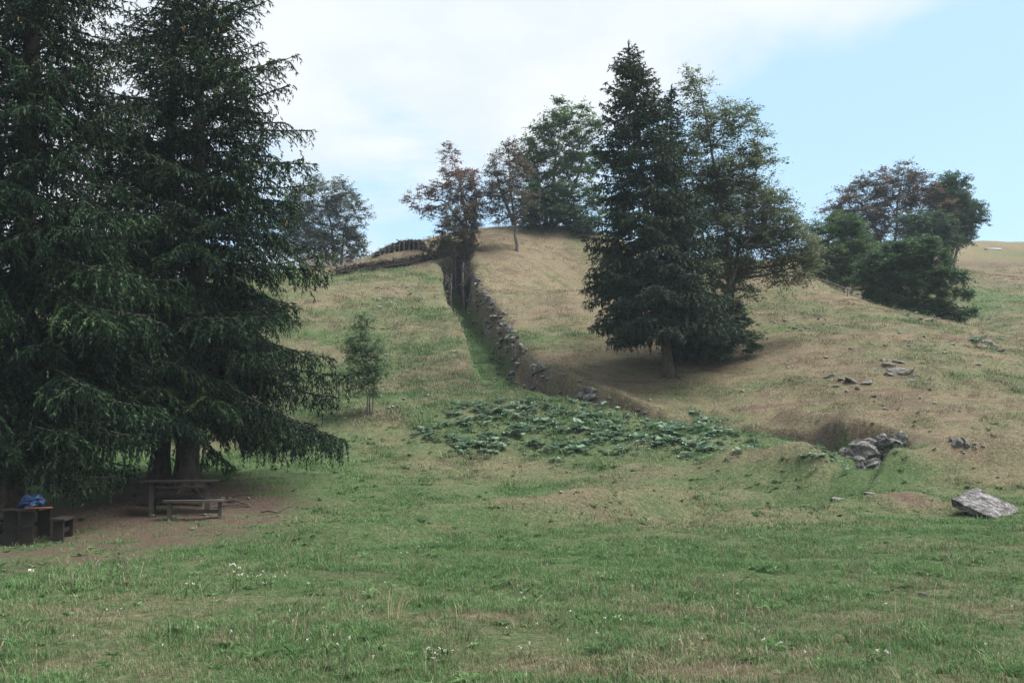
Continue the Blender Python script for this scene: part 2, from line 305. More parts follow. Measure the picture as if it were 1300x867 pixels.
GREEN0, GREEN1 = (.045, .088, .022), (.085, .145, .042)
DRY0, DRY1 = (.20, .145, .075), (.33, .25, .14)
def ground_mat():
    m, n, l, out = mat_new('ground')
    gi = n('ShaderNodeNewGeometry')
    dry = n('ShaderNodeAttribute', attribute_name='dry'); soil = n('ShaderNodeAttribute', attribute_name='soil'); rockA = n('ShaderNodeAttribute', attribute_name='rock')
    n1 = n('ShaderNodeTexNoise', ins={'Scale': 5.5, 'Detail': 8, 'Roughness': .72}); l(gi.outputs['Position'], n1.inputs['Vector'])
    n2 = n('ShaderNodeTexNoise', ins={'Scale': 32, 'Detail': 4, 'Roughness': .7}); l(gi.outputs['Position'], n2.inputs['Vector'])
    g = ramp(n, [(.28, (.028, .055, .022)), (.5, (.072, .118, .048)), (.72, (.13, .175, .082))]); l(n2.outputs[0], g.inputs[0])
    d = ramp(n, [(.25, (.072, .056, .040)), (.5, (.174, .141, .094)), (.75, (.30, .25, .17))]); l(n2.outputs[0], d.inputs[0])
    s = ramp(n, [(.3, (.045, .032, .024)), (.5, (.105, .076, .058)), (.72, (.20, .15, .118))]); l(n2.outputs[0], s.inputs[0])
    r = ramp(n, [(.3, (.05, .045, .04)), (.7, (.22, .21, .20))]); l(n2.outputs[0], r.inputs[0])
    ad = n('ShaderNodeMath', operation='MULTIPLY_ADD', ins={1: 1.3, 2: -.65}); l(n1.outputs[0], ad.inputs[0])
    a2 = n('ShaderNodeMath', operation='ADD', use_clamp=True); l(ad.outputs[0], a2.inputs[0]); l(dry.outputs['Fac'], a2.inputs[1])
    m1 = n('ShaderNodeMix', data_type='RGBA'); l(a2.outputs[0], m1.inputs[0]); l(g.outputs[0], m1.inputs[6]); l(d.outputs[0], m1.inputs[7])
    s2 = n('ShaderNodeMath', operation='ADD', use_clamp=True); l(ad.outputs[0], s2.inputs[0]); l(soil.outputs['Fac'], s2.inputs[1])
    s3 = n('ShaderNodeMath', operation='MULTIPLY', use_clamp=True); l(s2.outputs[0], s3.inputs[0]); l(soil.outputs['Fac'], s3.inputs[1])
    m2 = n('ShaderNodeMix', data_type='RGBA'); l(s3.outputs[0], m2.inputs[0]); l(m1.outputs[2], m2.inputs[6]); l(s.outputs[0], m2.inputs[7])
    m3 = n('ShaderNodeMix', data_type='RGBA'); n5 = n('ShaderNodeTexNoise', ins={'Scale': 4.5, 'Detail': 5, 'Roughness': .6}); l(gi.outputs['Position'], n5.inputs['Vector'])
    t5 = n('ShaderNodeMapRange', ins={1: .50, 2: .56}); l(n5.outputs[0], t5.inputs[0]); q5 = n('ShaderNodeMath', operation='MULTIPLY'); l(t5.outputs[0], q5.inputs[0]); l(rockA.outputs['Fac'], q5.inputs[1]); l(q5.outputs[0], m3.inputs[0]); l(m2.outputs[2], m3.inputs[6]); l(r.outputs[0], m3.inputs[7])
    n3 = n('ShaderNodeTexNoise', ins={'Scale': 11, 'Detail': 6, 'Roughness': .75}); l(gi.outputs['Position'], n3.inputs['Vector'])
    v3 = n('ShaderNodeMapRange', ins={1: .32, 2: .68, 3: .55, 4: 1.35}); l(n3.outputs[0], v3.inputs[0])
    m4 = n('ShaderNodeVectorMath', operation='SCALE'); l(m3.outputs[2], m4.inputs[0]); l(v3.outputs[0], m4.inputs['Scale'])
    b = n('ShaderNodeBsdfPrincipled', ins={'Roughness': .95, 'Specular IOR Level': .1}); l(m4.outputs[0], b.inputs['Base Color'])
    mm = n('ShaderNodeMath', operation='MULTIPLY_ADD', ins={1: .5}); l(n2.outputs[0], mm.inputs[0]); l(n1.outputs[0], mm.inputs[2])
    bp = n('ShaderNodeBump', ins={'Strength': 1.0, 'Distance': .13}); l(mm.outputs[0], bp.inputs['Height']); l(bp.outputs[0], b.inputs['Normal'])
    l(b.outputs[0], out.inputs[0]); return m
M_GROUND = ground_mat()
M_GRASS = None
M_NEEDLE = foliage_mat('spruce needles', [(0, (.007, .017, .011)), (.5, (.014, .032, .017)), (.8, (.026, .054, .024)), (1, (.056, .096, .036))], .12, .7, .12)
M_NEEDLE2 = foliage_mat('spruce needles blue', [(0, (.016, .030, .020)), (.6, (.030, .052, .034)), (1, (.055, .08, .045))], .12, .7, .12)
M_BARK = bark_mat('spruce bark', (.03, .024, .02), (.11, .09, .075))
M_BARK2 = bark_mat('grey bark', (.06, .055, .05), (.18, .165, .15))
M_STONE = rock_mat('limestone', [(.30, (.028, .026, .024)), (.5, (.10, .097, .092)), (.75, (.25, .245, .24))], 7.5)
M_SLAB = rock_mat('lichened slab', [(.36, (.02, .019, .018)), (.47, (.08, .077, .077)), (.57, (.19, .185, .19)), (.8, (.31, .305, .31))], 5.5, (.022, .022, .019), .95)
M_WOOD = plain_mat('weathered wood', (.030, .025, .022), (.075, .064, .056), 10, .85, (1, 6, 6))
M_WOODD = plain_mat('dark stained wood', (.011, .009, .008), (.032, .026, .022), 10, .8, (1, 6, 6))
M_BRUSH = plain_mat('dead brushwood', (.014, .011, .010), (.055, .043, .037), 20, .9)
M_POST = plain_mat('grey post wood', (.09, .083, .075), (.18, .168, .15), 14, .9, (4, 4, .6))

# ------------------------------------------------------------------ what grows where
inside_poly = None
def hill_side():
    pts = [TPt[i] for i in range(0, 14 * 6 - 2)]
    pts = np.array(pts)
    ext = np.array([P(1200, 572, 32.3)[:2], P(1330, 575, 32)[:2], [60, 34], [200, 60], [200, 250], [-30, 250], [-16, 120], [-7.5, 80]])
    return np.concatenate([pts, ext])
HP = hill_side()
def in_hill(x, y):
    ins = np.zeros(len(x), bool); n = len(HP)
    for i in range(n):
        x1, y1 = HP[i]; x2, y2 = HP[(i + 1) % n]
        if y1 == y2: continue
        k = ((y1 > y) != (y2 > y)) & (x < (x2 - x1) * (y - y1) / (y2 - y1) + x1); ins ^= k
    return ins
# (u, v, radius in m, strength, stretch across) patches found in the photograph, placed where they lie on the ground
DRYP = [(760, 655, 1.6, .35, 2), (600, 590, 1.4, .4, 2), (900, 640, 1.2, .3, 2), (1290, 590, 2.2, .55, 1.6), (585, 782, .25, .4, 2.5), (850, 780, .25, .35, 2.5), (90, 850, .3, .35, 2), (670, 850, .3, .35, 2), (1180, 700, .7, .3, 3),
        (470, 535, 1.2, .5, 1.5), (560, 470, 2.5, .25, 1), (600, 440, 1.5, .35, 1), (520, 375, 3, .35, 2), (480, 330, 6, .6, 2), (1160, 635, .5, .6, 2), (820, 600, 1.2, .3, 2), (500, 660, 1.2, .2, 2), (1000, 655, 2, .15, 2), (1050, 740, .8, .25, 3), (1240, 770, .6, .3, 3), (900, 850, .5, .35, 2),
        (700, 430, 2.3, -.42, 1), (650, 470, 1, -.5, 1), (1090, 405, 2.5, -.3, 2), (1100, 430, 1.5, -.2, 2), (1270, 378, 7, -.55, 3), (1240, 470, 3, -.32, 1.5), (1280, 520, 2.5, -.15, 1.5), (500, 380, 1.2, -.3, 2), (520, 350, 3, -.25, 2), (1180, 590, 1.2, -.35, 1.5), (1110, 605, 1.2, -.5, 1), (930, 560, 2, -.2, 1), (640, 680, 4, -.18, 2), (900, 720, 3, -.18, 2), (400, 700, 2, -.2, 2), (1150, 735, 2.5, -.15, 2), (250, 600, 3, -.3, 2), (100, 610, 4, -.45, 2), (300, 740, 1.5, -.15, 2)]
SOILP = [(60, 700, 1.9, 1.2, 2.0), (190, 680, 1.7, 1.1, 2.2), (160, 655, 2.6, 1.2, 1.8), (260, 660, 1.8, 1.2, 1.6), (320, 655, 1.2, .9, 1.6), (110, 712, .9, 1.0, 2.4), (20, 724, .7, .9, 2.5), (230, 630, 2.6, 1.2, 1.5), (1050, 545, .8, .7, 1.6), (1160, 422, .9, .7, .6), (1100, 470, 1.4, .6, 1.5), (590, 365, .4, .4, 1), (500, 365, 1.3, .6, 2.2), (490, 520, .8, .6, 1.8), (1150, 632, .45, .9, 2), (1240, 338, 2.5, .8, 3), (1280, 360, 2.2, .7, 4), (1180, 560, .8, .7, 2.5), (1010, 430, 1.0, .5, 1.2), (700, 512, .6, .3, 2), (760, 652, .5, .5, 3), (830, 600, .5, .5, 2)]
def blob_pos(lst): return [(hit(u, v), r, s, st) for (u, v, r, s, st) in lst]
DRYB, SOILB = blob_pos(DRYP), blob_pos(SOILP)
def cover(x, y):
    x = np.asarray(x, float).ravel(); y = np.asarray(y, float).ravel()
    h = in_hill(x, y).astype(float)
    slopey = smooth(30, 45, y)
    dry = 0.235 + 0.19 * slopey * (1 - h) + 0.62 * h
    dry = np.where((x > 20) & (y > 60), np.minimum(dry, .78), dry)
    big = fbm(x / 2.6, y / 2.0, 51, 4) - .47; med = fbm(x / .8, y / .7, 61, 3) - .44
    near = 1 - smooth(14, 22, y); fine = fbm(x / .28, y / .22, 66, 2) - .37
    dry = dry + big * (1.0 - .55 * near) + med * (.45 + .3 * near) + fine * .75 * near + .04 * near
    streak = fbm(x / 2.4 + y * .12, y / .62, 29, 3)
    dry = dry + (streak - .44) * .9 * h
    wx = (fbm(x / 1.5, y / 1.5, 71, 3) - .44) * 1.6
    for (c, r, s, st) in DRYB:
        q = ((x - c[0]) / (r * st)) ** 2 + ((y - c[1]) / r) ** 2; dry = dry + s * np.exp(-q * (1 + wx))
    soil = np.zeros(len(x)); brk = np.clip(.35 + 1.5 * fbm(x / .7, y / .6, 44, 3), .3, 1.3)
    for (c, r, s, st) in SOILB:
        q = ((x - c[0]) / (r * st)) ** 2 + ((y - c[1]) / r) ** 2; soil = np.maximum(soil, np.minimum(s * np.exp(-q * (1 + wx)) * brk, 1))
    soil = np.maximum(soil, .85 * smooth(.56, .64, fbm(x / 1.9, y / .55, 37, 3)) * h * (y < 90))
    soil = np.maximum(soil, .6 * smooth(.60, .68, fbm(x / 1.1, y / .5, 38, 3)) * (y > 8))
    d, sd_, hw, dp = trench(x, y)
    dry = dry + .42 * smooth(.22, .6, ridges(x, y) * 1.6)
    inn = (1 - smooth(hw * .5, hw * .95, d)) * smooth(.12, .24, dp)
    dry = dry * (1 - inn) + (0.02 + .1 * med) * inn
    wall = np.where(sd_ > 0, np.exp(-((d - hw * .86) / (hw * .24)) ** 2), .45 * np.exp(-((d - hw * .9) / (hw * .15)) ** 2)) * smooth(.5, .9, dp)
    soil = np.maximum(soil * (1 - inn), wall * .95)
    rock = wall * smooth(.42, .55, fbm(x / .5, y / .5, 91, 3))
    return np.clip(dry, 0, 1), np.clip(soil, 0, 1), np.clip(rock, 0, 1)

# ------------------------------------------------------------------ the ground
def graded(a, segs):
    out = [a]
    for (b, st) in segs:
        n = max(1, int(round((b - out[-1]) / st))); out += list(np.linspace(out[-1], b, n + 1)[1:])
    return np.array(out)
def build_ground():
    xs = graded(-900, [(-200, 100), (-80, 10), (-36, 1.5), (-13, .4), (16, .17), (36, .4), (80, 1.5), (200, 10), (900, 100)])
    ys = graded(-900, [(-200, 100), (-40, 10), (4, 1.0), (24, .25), (50, .16), (75, .25), (100, .6), (200, 4), (900, 50)])
    X, Y = np.meshgrid(xs, ys); shp = X.shape; x, y = X.ravel(), Y.ravel()
    cx, cy = np.clip(x, -110, 110), np.clip(y, -60, 190)
    z = zt(cx, cy); far = np.hypot(x - cx, y - cy)
    z = z * np.exp(-far / 120.0)
    dry, soil, rock = cover(x, y)
    ny, nx = shp; i = np.arange(ny - 1)[:, None] * nx + np.arange(nx - 1)[None]
    F = np.stack([i, i + 1, i + nx + 1, i + nx], -1).reshape(-1, 4)
    me = mesh_np('ground', np.stack([x, y, z], 1), F, True, pattr={'dry': dry, 'soil': soil, 'rock': rock}, mats=[M_GROUND])
    o = obj('ground', me, kind='structure'); return o
build_ground()

# ------------------------------------------------------------------ grass (one mass: stuff)
def blade_tuft(seed, nb, spread, h, wd, lean=.5):
    r = np.random.default_rng(seed); a = Acc()
    for i in range(nb):
        ang = r.uniform(0, 2 * np.pi); rad = spread * math.sqrt(r.uniform()); b = np.array([rad * math.cos(ang), rad * math.sin(ang), -.01])
        H = h * r.uniform(.45, 1.15); da = r.uniform(0, 2 * np.pi); ln = H * lean * r.uniform(.2, 1.3); dd = np.array([math.cos(da), math.sin(da), 0]); sd2 = np.array([-dd[1], dd[0], 0]) * wd * r.uniform(.7, 1.3) / 2
        p1 = b + dd * ln * .3 + np.array([0, 0, H * .6]); p2 = b + dd * ln + np.array([0, 0, H * r.uniform(.8, 1)])
        V = [b - sd2, b + sd2, p1 + sd2 * .8, p1 - sd2 * .8, p2]
        a.add(V, [[0, 1, 2], [0, 2, 3], [3, 2, 4]], r.uniform())
    return a
def grass_mat():
    m, n, l, out = mat_new('grass')
    dr = n('ShaderNodeAttribute', attribute_type='INSTANCER', attribute_name='dry'); rn = n('ShaderNodeAttribute', attribute_type='INSTANCER', attribute_name='rnd')
    tt = n('ShaderNodeAttribute', attribute_name='tint')
    mixv = n('ShaderNodeMath', operation='MULTIPLY_ADD', ins={1: .5}); l(tt.outputs['Fac'], mixv.inputs[0])
    h2 = n('ShaderNodeMath', operation='MULTIPLY', ins={1: .5}); l(rn.outputs['Fac'], h2.inputs[0]); l(h2.outputs[0], mixv.inputs[2])
    g = ramp(n, [(.1, (.044, .096, .036)), (.5, (.088, .170, .064)), (.9, (.16, .245, .105))]); l(mixv.outputs[0], g.inputs[0])
    d = ramp(n, [(.1, (.115, .091, .063)), (.5, (.212, .176, .118)), (.9, (.36, .31, .22))]); l(mixv.outputs[0], d.inputs[0])
    # each blade is either fresh or withered
    sw = n('ShaderNodeMath', operation='MULTIPLY_ADD', ins={1: .5, 2: -.25}); l(tt.outputs['Fac'], sw.inputs[0])
    s2 = n('ShaderNodeMath', operation='ADD'); l(sw.outputs[0], s2.inputs[0]); l(dr.outputs['Fac'], s2.inputs[1])
    mr = n('ShaderNodeMapRange', ins={1: .28, 2: .72}); l(s2.outputs[0], mr.inputs[0])
    mx = n('ShaderNodeMix', data_type='RGBA'); l(mr.outputs[0], mx.inputs[0]); l(g.outputs[0], mx.inputs[6]); l(d.outputs[0], mx.inputs[7])
    b = n('ShaderNodeBsdfPrincipled', ins={'Roughness': .7, 'Specular IOR Level': .15}); l(mx.outputs[2], b.inputs['Base Color'])
    tr = n('ShaderNodeBsdfTranslucent'); l(mx.outputs[2], tr.inputs[0])
    ms = n('ShaderNodeMixShader', ins={0: .3}); l(b.outputs[0], ms.inputs[1]); l(tr.outputs[0], ms.inputs[2]); l(ms.outputs[0], out.inputs[0])
    return m
M_GRASS = grass_mat()
def scatter(bands):
    X = []; Y = []; S = []; I = []
    for (d0, d1, dens, kinds, sc0, sc1) in bands:
        half = .80 if d1 < 60 else .68                                            # a little wider than the view
        A = half * (d1 ** 2 - d0 ** 2); n = int(A * dens)
        d = np.sqrt(rng.uniform(d0 ** 2, d1 ** 2, n)); x = d * rng.uniform(-half, half, n)
        X.append(x); Y.append(d); S.append(rng.uniform(sc0, sc1, n)); I.append(rng.choice(kinds, n))
    return map(np.concatenate, (X, Y, S, I))
def build_grass():
    protos = [blade_tuft(1, 26, .13, .085, .006), blade_tuft(2, 30, .15, .07, .006, .9), blade_tuft(3, 24, .09, .15, .007, .6), blade_tuft(4, 22, .14, .11, .0065, .8),
              blade_tuft(5, 22, .20, .10, .013, .8), blade_tuft(6, 22, .22, .08, .013, 1.0), blade_tuft(7, 20, .16, .15, .014, .6),
              blade_tuft(8, 24, .38, .13, .028, .9), blade_tuft(9, 22, .42, .10, .028, 1.1)]
    def stalks(seed, n_):
        r = np.random.default_rng(seed); a = Acc()
        for _ in range(n_):
            b = np.array([*r.normal(0, .09, 2), -.01]); H = r.uniform(.16, .34); ln = r.normal(0, .07, 2); p1 = b + [ln[0] * .4, ln[1] * .4, H * .6]; p2 = b + [ln[0], ln[1], H]; a.tube([b, p1, p2], [.0022, .002, .0015], 3, r.uniform(.3, 1)); e = p2 + [ln[0] * .3, ln[1] * .3, .05]; a.tube([p2, (p2 + e) / 2, e], [.002, .006, .001], 4, r.uniform(.3, 1))
        return a
    def rosette(seed, n_, L_):
        r = np.random.default_rng(seed); a = Acc()
        for q in range(n_):
            an = q * 2.4 + r.normal(0, .3); d = np.array([math.cos(an), math.sin(an), 0]); sd2 = np.array([-d[1], d[0], 0]); l_ = L_ * r.uniform(.6, 1.2); w_ = l_ * r.uniform(.16, .26); h_ = l_ * r.uniform(.15, .7); t = r.uniform(.2, .9)
            a.add([d * .01, d * l_ * .45 + sd2 * w_ + [0, 0, h_ * .7], d * l_ + [0, 0, h_ * .8], d * l_ * .45 - sd2 * w_ + [0, 0, h_ * .7]], [[0, 1, 2], [0, 2, 3]], t)
        return a
    protos += [stalks(61, 7), stalks(62, 4), rosette(63, 11, .14), rosette(64, 14, .10)]
    pc = bpy.data.collections.new('grass tufts')
    for i, a in enumerate(protos):
        o = bpy.data.objects.new('tuft_%02d' % i, a.mesh('tuft_%02d' % i, mat=M_GRASS)); pc.objects.link(o)
    x, y, s, k = scatter([(4.5, 20, 3, [9, 10], .5, .95), (4.5, 26, 7, [11, 12, 12], .4, .9), (26, 36, 2, [12], .8, 1.4), (4.5, 11, 190, [0, 0, 1, 1, 3], .5, .85), (4.5, 16, 8, [2, 3], .6, 1.05), (11, 20, 105, [0, 1, 1, 3, 5], .5, .9), (16, 34, 4, [6], .5, 1.0), (20, 36, 46, [4, 5, 5], .55, .95), (36, 56, 34, [5, 5, 7, 8], .7, 1.1), (56, 100, 10, [7, 8], .8, 1.3), (32, 60, 2.2, [6, 6, 4], 1.1, 2.0)])
    dry, soil, rock = cover(x, y); h = in_hill(x, y)
    clump = fbm(x / .9, y / .9, 41, 3)
    pr = np.clip(1.1 - soil * 1.12, .04, 1) * np.clip(.35 + 1.4 * (clump - .25), .25, 1)
    e = .25; slope = np.hypot(zt(x + e, y) - zt(x - e, y), zt(x, y + e) - zt(x, y - e)) / (2 * e)
    pr = np.where(slope > 1.3, pr * .15, pr)
    keep = rng.uniform(size=len(x)) < pr; x, y, s, k, dry, h, clump = (q[keep] for q in (x, y, s, k, dry, h, clump))
    z = zt(x, y); n = len(x); nrim = 0
    s = s * np.where(dry > .6, .8, 1.05) * np.where(h, .85, 1) * np.clip(.35 + 1.4 * clump, .5, 1.4)
    dry = np.clip(dry + rng.normal(0, .10, n), 0, 1); dry = np.where((k == 9) | (k == 10), .95, np.where(k > 10, .03, dry))
    rot = np.stack([rng.normal(0, .12, n), rng.normal(0, .12, n), rng.uniform(0, 6.283, n)], 1)
    # shaggy turf hanging over the lip of the trench
    ex = []
    q, nm, w_ = tpath(1.2, 13, .16)
    for j in range(len(q)):
        for side in (1, 1, -1):
            if rng.uniform() < .25: continue
            p = q[j] + nm[j] * side * w_[j, 0] * rng.uniform(.98, 1.16) + rng.normal(0, .06, 2); t = -nm[j] * side * rng.uniform(.5, 1.4)
            e = Vector((t[0], t[1], .8)).to_track_quat('Z', 'X').to_euler(); ex.append((p[0], p[1], e.x, e.y, e.z, rng.uniform(.45, 1.0), rng.choice([4, 5, 6]), rng.uniform(.35, .95)))
    ex = np.array(ex); x = np.concatenate([x, ex[:, 0]]); y = np.concatenate([y, ex[:, 1]]); z = np.concatenate([z, zt(ex[:, 0], ex[:, 1])]); rot = np.concatenate([rot, ex[:, 2:5]]); s = np.concatenate([s, ex[:, 5]]); k = np.concatenate([k, ex[:, 6].astype(int)]); dry = np.concatenate([dry, ex[:, 7]]); n = len(x)
    me = bpy.data.meshes.new('meadow_grass'); me.vertices.add(n); me.vertices.foreach_set('co', np.stack([x, y, z], 1).astype(np.float32).ravel())
    def att(nm, typ, v):
        a = me.attributes.new(nm, typ, 'POINT'); a.data.foreach_set('vector' if typ == 'FLOAT_VECTOR' else 'value', np.asarray(v, np.int32 if typ == 'INT' else np.float32).ravel())
    att('dry', 'FLOAT', dry); att('rnd', 'FLOAT', rng.uniform(size=n)); att('scl', 'FLOAT', s); att('kind_index', 'INT', k)
    att('rot', 'FLOAT_VECTOR', rot)
    me.update(); o = obj('meadow_grass', me, kind='stuff'); me.materials.append(M_GRASS)
    tag(o, 'short green and straw coloured pasture grass covering the meadow and hill', 'grass')
    g = bpy.data.node_groups.new('grass', 'GeometryNodeTree'); g.interface.new_socket('Geometry', in_out='INPUT', socket_type='NodeSocketGeometry'); g.interface.new_socket('Geometry', in_out='OUTPUT', socket_type='NodeSocketGeometry')
    nn, l = NT(g); gi = nn('NodeGroupInput'); go = nn('NodeGroupOutput'); ip = nn('GeometryNodeInstanceOnPoints'); ci = nn('GeometryNodeCollectionInfo')
    ci.inputs[0].default_value = pc; ci.inputs['Separate Children'].default_value = True; ci.inputs['Reset Children'].default_value = True
    def na(nm, typ): q = nn('GeometryNodeInputNamedAttribute', data_type=typ); q.inputs[0].default_value = nm; return q.outputs[0]
    l(gi.outputs[0], ip.inputs['Points']); l(ci.outputs[0], ip.inputs['Instance']); ip.inputs['Pick Instance'].default_value = True
    l(na('kind_index', 'INT'), ip.inputs['Instance Index'])
    er = nn('FunctionNodeEulerToRotation'); l(na('rot', 'FLOAT_VECTOR'), er.inputs[0]); l(er.outputs[0], ip.inputs['Rotation'])
    l(na('scl', 'FLOAT'), ip.inputs['Scale']); l(ip.outputs[0], go.inputs[0])
    md = o.modifiers.new('grass', 'NODES'); md.node_group = g
    print('grass tufts', n)
#GRASS_CALL

# ------------------------------------------------------------------ spruces
def spruce(base, H, prof, z0, seed, s_in=.30, mat=M_NEEDLE, lean=(0, 0), dz=.40, nb=6, tstep=.11, sstep=.036, spl=.12, spw=.034, hang=1.0, r0=.30, droop=.28, gap=.25, az_bias=None):
    r = np.random.default_rng(seed); wood = Acc()
    nz = 16; zz = np.linspace(-.25, H, nz); fr = np.clip(zz / H, 0, 1)
    lx = lean[0] * (1.25 * fr - .25 * fr ** 2) + .05 * np.sin(fr * 9 + seed); ly = lean[1] * fr
    path = np.stack([lx, ly, zz], 1); rad = r0 * (1 - fr) ** .8 + .015 + r0 * .5 * np.exp(-np.maximum(zz, 0) / .22)
    wood.tube(path, rad, 10, .5)
    for q in range(6):                                        # root flare
        a = q * 1.05 + r.uniform(0, .5); L = r0 * r.uniform(1.8, 3)
        wood.tube([[0, 0, .45 * r0 / .3], [math.cos(a) * r0 * 1.1, math.sin(a) * r0 * 1.1, .12], [math.cos(a) * L, math.sin(a) * L, -.12]], [r0 * .55, r0 * .42, r0 * .12], 6, .5)
    SP = []; SD = []; SLn = []; ST = []                       # spikes: position, direction, length, tint
    z = z0; ga = r.uniform(0, 6.28)
    cones = []
    while z < H - .12:
        f = z / H; Rz = prof(f); n = int(nb + r.integers(-1, 2)) if f < .93 else 5
        for b in range(n):
            ga += 6.283 / n + r.normal(0, .25)
            zb = z + r.uniform(-.5, .5) * dz
            L = Rz * (r.uniform(.62, 1.08) if r.uniform() > gap else r.uniform(.35, .7))
            if az_bias is not None: L *= az_bias(ga, f)
            if L < .12: continue
            e0 = R(-2 + 40 * max(0, (f - .35) / .65) ** 1.3 + r.normal(0, 6)); dr = droop * (1 - f) ** .6 * r.uniform(.6, 1.3) * .8 + .05; up = dr * r.uniform(.75, 1.15)
            s = np.linspace(0, 1, 10); azv = ga + .25 * r.normal() * s
            ax = np.stack([np.cos(azv) * L * s, np.sin(azv) * L * s, L * (math.tan(e0) * s - dr * 1.45 * s * s + up * 1.15 * s ** 3)], 1)
            tx = np.interp(zb, zz, lx); ty = np.interp(zb, zz, ly); ax += [tx, ty, zb]
            wood.tube(ax, .011 + .022 * L / 3 * (1 - s) ** .8, 3, .3)
            # side twigs
            nt = max(4, int(L / tstep)); si = np.clip(np.linspace(.14 if f > .75 else s_in, 1, nt) + r.normal(0, .02, nt), .05, 1)
            pa = np.stack([np.interp(si, s, ax[:, c]) for c in range(3)], 1)
            tg = np.stack([np.interp(np.clip(si + .05, 0, 1), s, ax[:, c]) - np.interp(np.clip(si - .05, 0, 1), s, ax[:, c]) for c in range(3)], 1); tg /= np.linalg.norm(tg, axis=1)[:, None]
            side = np.where(np.arange(nt) % 2 == 0, 1., -1.); lt = np.clip(.55 * L * (1 - si) ** .7 * r.uniform(.6, 1.15, nt) + .20, .12, 1.15) * np.clip(si * 4, .4, 1)
            an = side * R(58) * r.uniform(.55, 1.15, nt); ca, sa = np.cos(an), np.sin(an)
            dh = np.stack([tg[:, 0] * ca - tg[:, 1] * sa, tg[:, 0] * sa + tg[:, 1] * ca, tg[:, 2] * .6], 1)
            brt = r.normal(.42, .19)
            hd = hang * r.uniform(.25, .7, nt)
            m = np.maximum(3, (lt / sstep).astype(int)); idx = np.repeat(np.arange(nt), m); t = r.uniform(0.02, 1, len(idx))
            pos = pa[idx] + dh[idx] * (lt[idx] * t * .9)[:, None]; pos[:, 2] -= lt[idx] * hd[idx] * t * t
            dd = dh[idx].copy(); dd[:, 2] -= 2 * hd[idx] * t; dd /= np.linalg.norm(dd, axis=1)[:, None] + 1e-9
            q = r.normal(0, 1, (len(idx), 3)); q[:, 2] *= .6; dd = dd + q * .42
            SP.append(pos); SD.append(dd); SLn.append(spl * r.uniform(.7, 1.25, len(idx))); ST.append(np.clip(brt + .35 * t * (si[idx] > .5) + r.normal(0, .12, len(idx)), 0, 1))  # outer twig tips tinted lighter, a sunlit look put into the colour
            # spikes on the leader itself
            m2 = max(6, int(L / sstep * .8)); t2 = r.uniform(s_in, 1, m2); p2 = np.stack([np.interp(t2, s, ax[:, c]) for c in range(3)], 1)
            d2 = np.stack([np.cos(ga) * np.ones(m2), np.sin(ga) * np.ones(m2), .2 * np.ones(m2)], 1) + r.normal(0, .6, (m2, 3))
            SP.append(p2); SD.append(d2); SLn.append(spl * r.uniform(.7, 1.2, m2)); ST.append(np.clip(brt + r.normal(0.05, .12, m2), 0, 1))
            # hanging curtains
            nh = (lt / .13 * hang).astype(int); hidx = np.repeat(np.arange(nt), nh)
            if len(hidx):
                th = r.uniform(.1, 1, len(hidx)); hl = r.uniform(.10, .40, len(hidx)) * hang * min(1, L / 2.2) * (1.15 - f)
                ph = pa[hidx] + dh[hidx] * (lt[hidx] * th * .9)[:, None]; ph[:, 2] -= lt[hidx] * hd[hidx] * th * th
                mh = np.maximum(2, (hl / (sstep * 1.25)).astype(int)); ii = np.repeat(np.arange(len(hidx)), mh); tt = r.uniform(0, 1, len(ii))
                p3 = ph[ii].copy(); p3[:, 2] -= hl[ii] * tt; p3[:, :2] += r.normal(0, .012, (len(ii), 2))
                d3 = r.normal(0, .38, (len(ii), 3)); d3[:, 2] -= 1
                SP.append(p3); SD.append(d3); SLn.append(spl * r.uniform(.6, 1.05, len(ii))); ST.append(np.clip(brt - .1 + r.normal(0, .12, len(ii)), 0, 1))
            if f > .42 and L > .7 and r.uniform() < .55:
                for c_ in range(r.integers(1, 4)): cones.append(ax[int(r.integers(5, 10))] + np.array([r.normal(0, .12), r.normal(0, .12), -.06]))
        z += dz * (.85 + .3 * r.uniform()) * (1 if f < .8 else .8)
    # leading shoot
    m2 = 40; t2 = r.uniform(0, 1, m2); SP.append(np.stack([np.full(m2, lx[-1]), np.full(m2, ly[-1]), H - .4 + .6 * t2], 1)); d2 = r.normal(0, .5, (m2, 3)); d2[:, 2] += .8; SD.append(d2); SLn.append(np.full(m2, spl)); ST.append(np.full(m2, .5))
    p = np.concatenate(SP); d = np.concatenate(SD); ln = np.concatenate(SLn); ti = np.concatenate(ST)
    d /= np.linalg.norm(d, axis=1)[:, None] + 1e-9
    sdv = np.cross(d, r.normal(0, 1, d.shape)); sdv /= np.linalg.norm(sdv, axis=1)[:, None] + 1e-9
    wv = spw * r.uniform(.7, 1.2, len(p))[:, None] / 2
    V = np.stack([p - sdv * wv, p + sdv * wv, p + d * ln[:, None]], 1).reshape(-1, 3); F = np.arange(len(V)).reshape(-1, 3)
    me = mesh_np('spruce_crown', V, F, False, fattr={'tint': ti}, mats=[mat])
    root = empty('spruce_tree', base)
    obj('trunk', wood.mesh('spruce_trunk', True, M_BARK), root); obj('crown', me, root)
    if cones:
        ca = Acc()
        for c in cones:
            L = r.uniform(.10, .15); ca.tube(np.array([[0, 0, 0], [0, 0, -.3 * L], [0, 0, -.7 * L], [0.01, 0, -L]]) + c, [.008, .022, .02, .004], 5, r.uniform())
        o = obj('cones', ca.mesh('spruce_cones', True, M_CONE), root, kind='stuff')
    print('spruce', len(F)); return root
M_CONE = plain_mat('spruce cones', (.16, .11, .06), (.30, .23, .14), 30, .8)
def prof_pts(pts):
    a = np.array(pts); return lambda f: float(np.interp(f, a[:, 0], a[:, 1]))
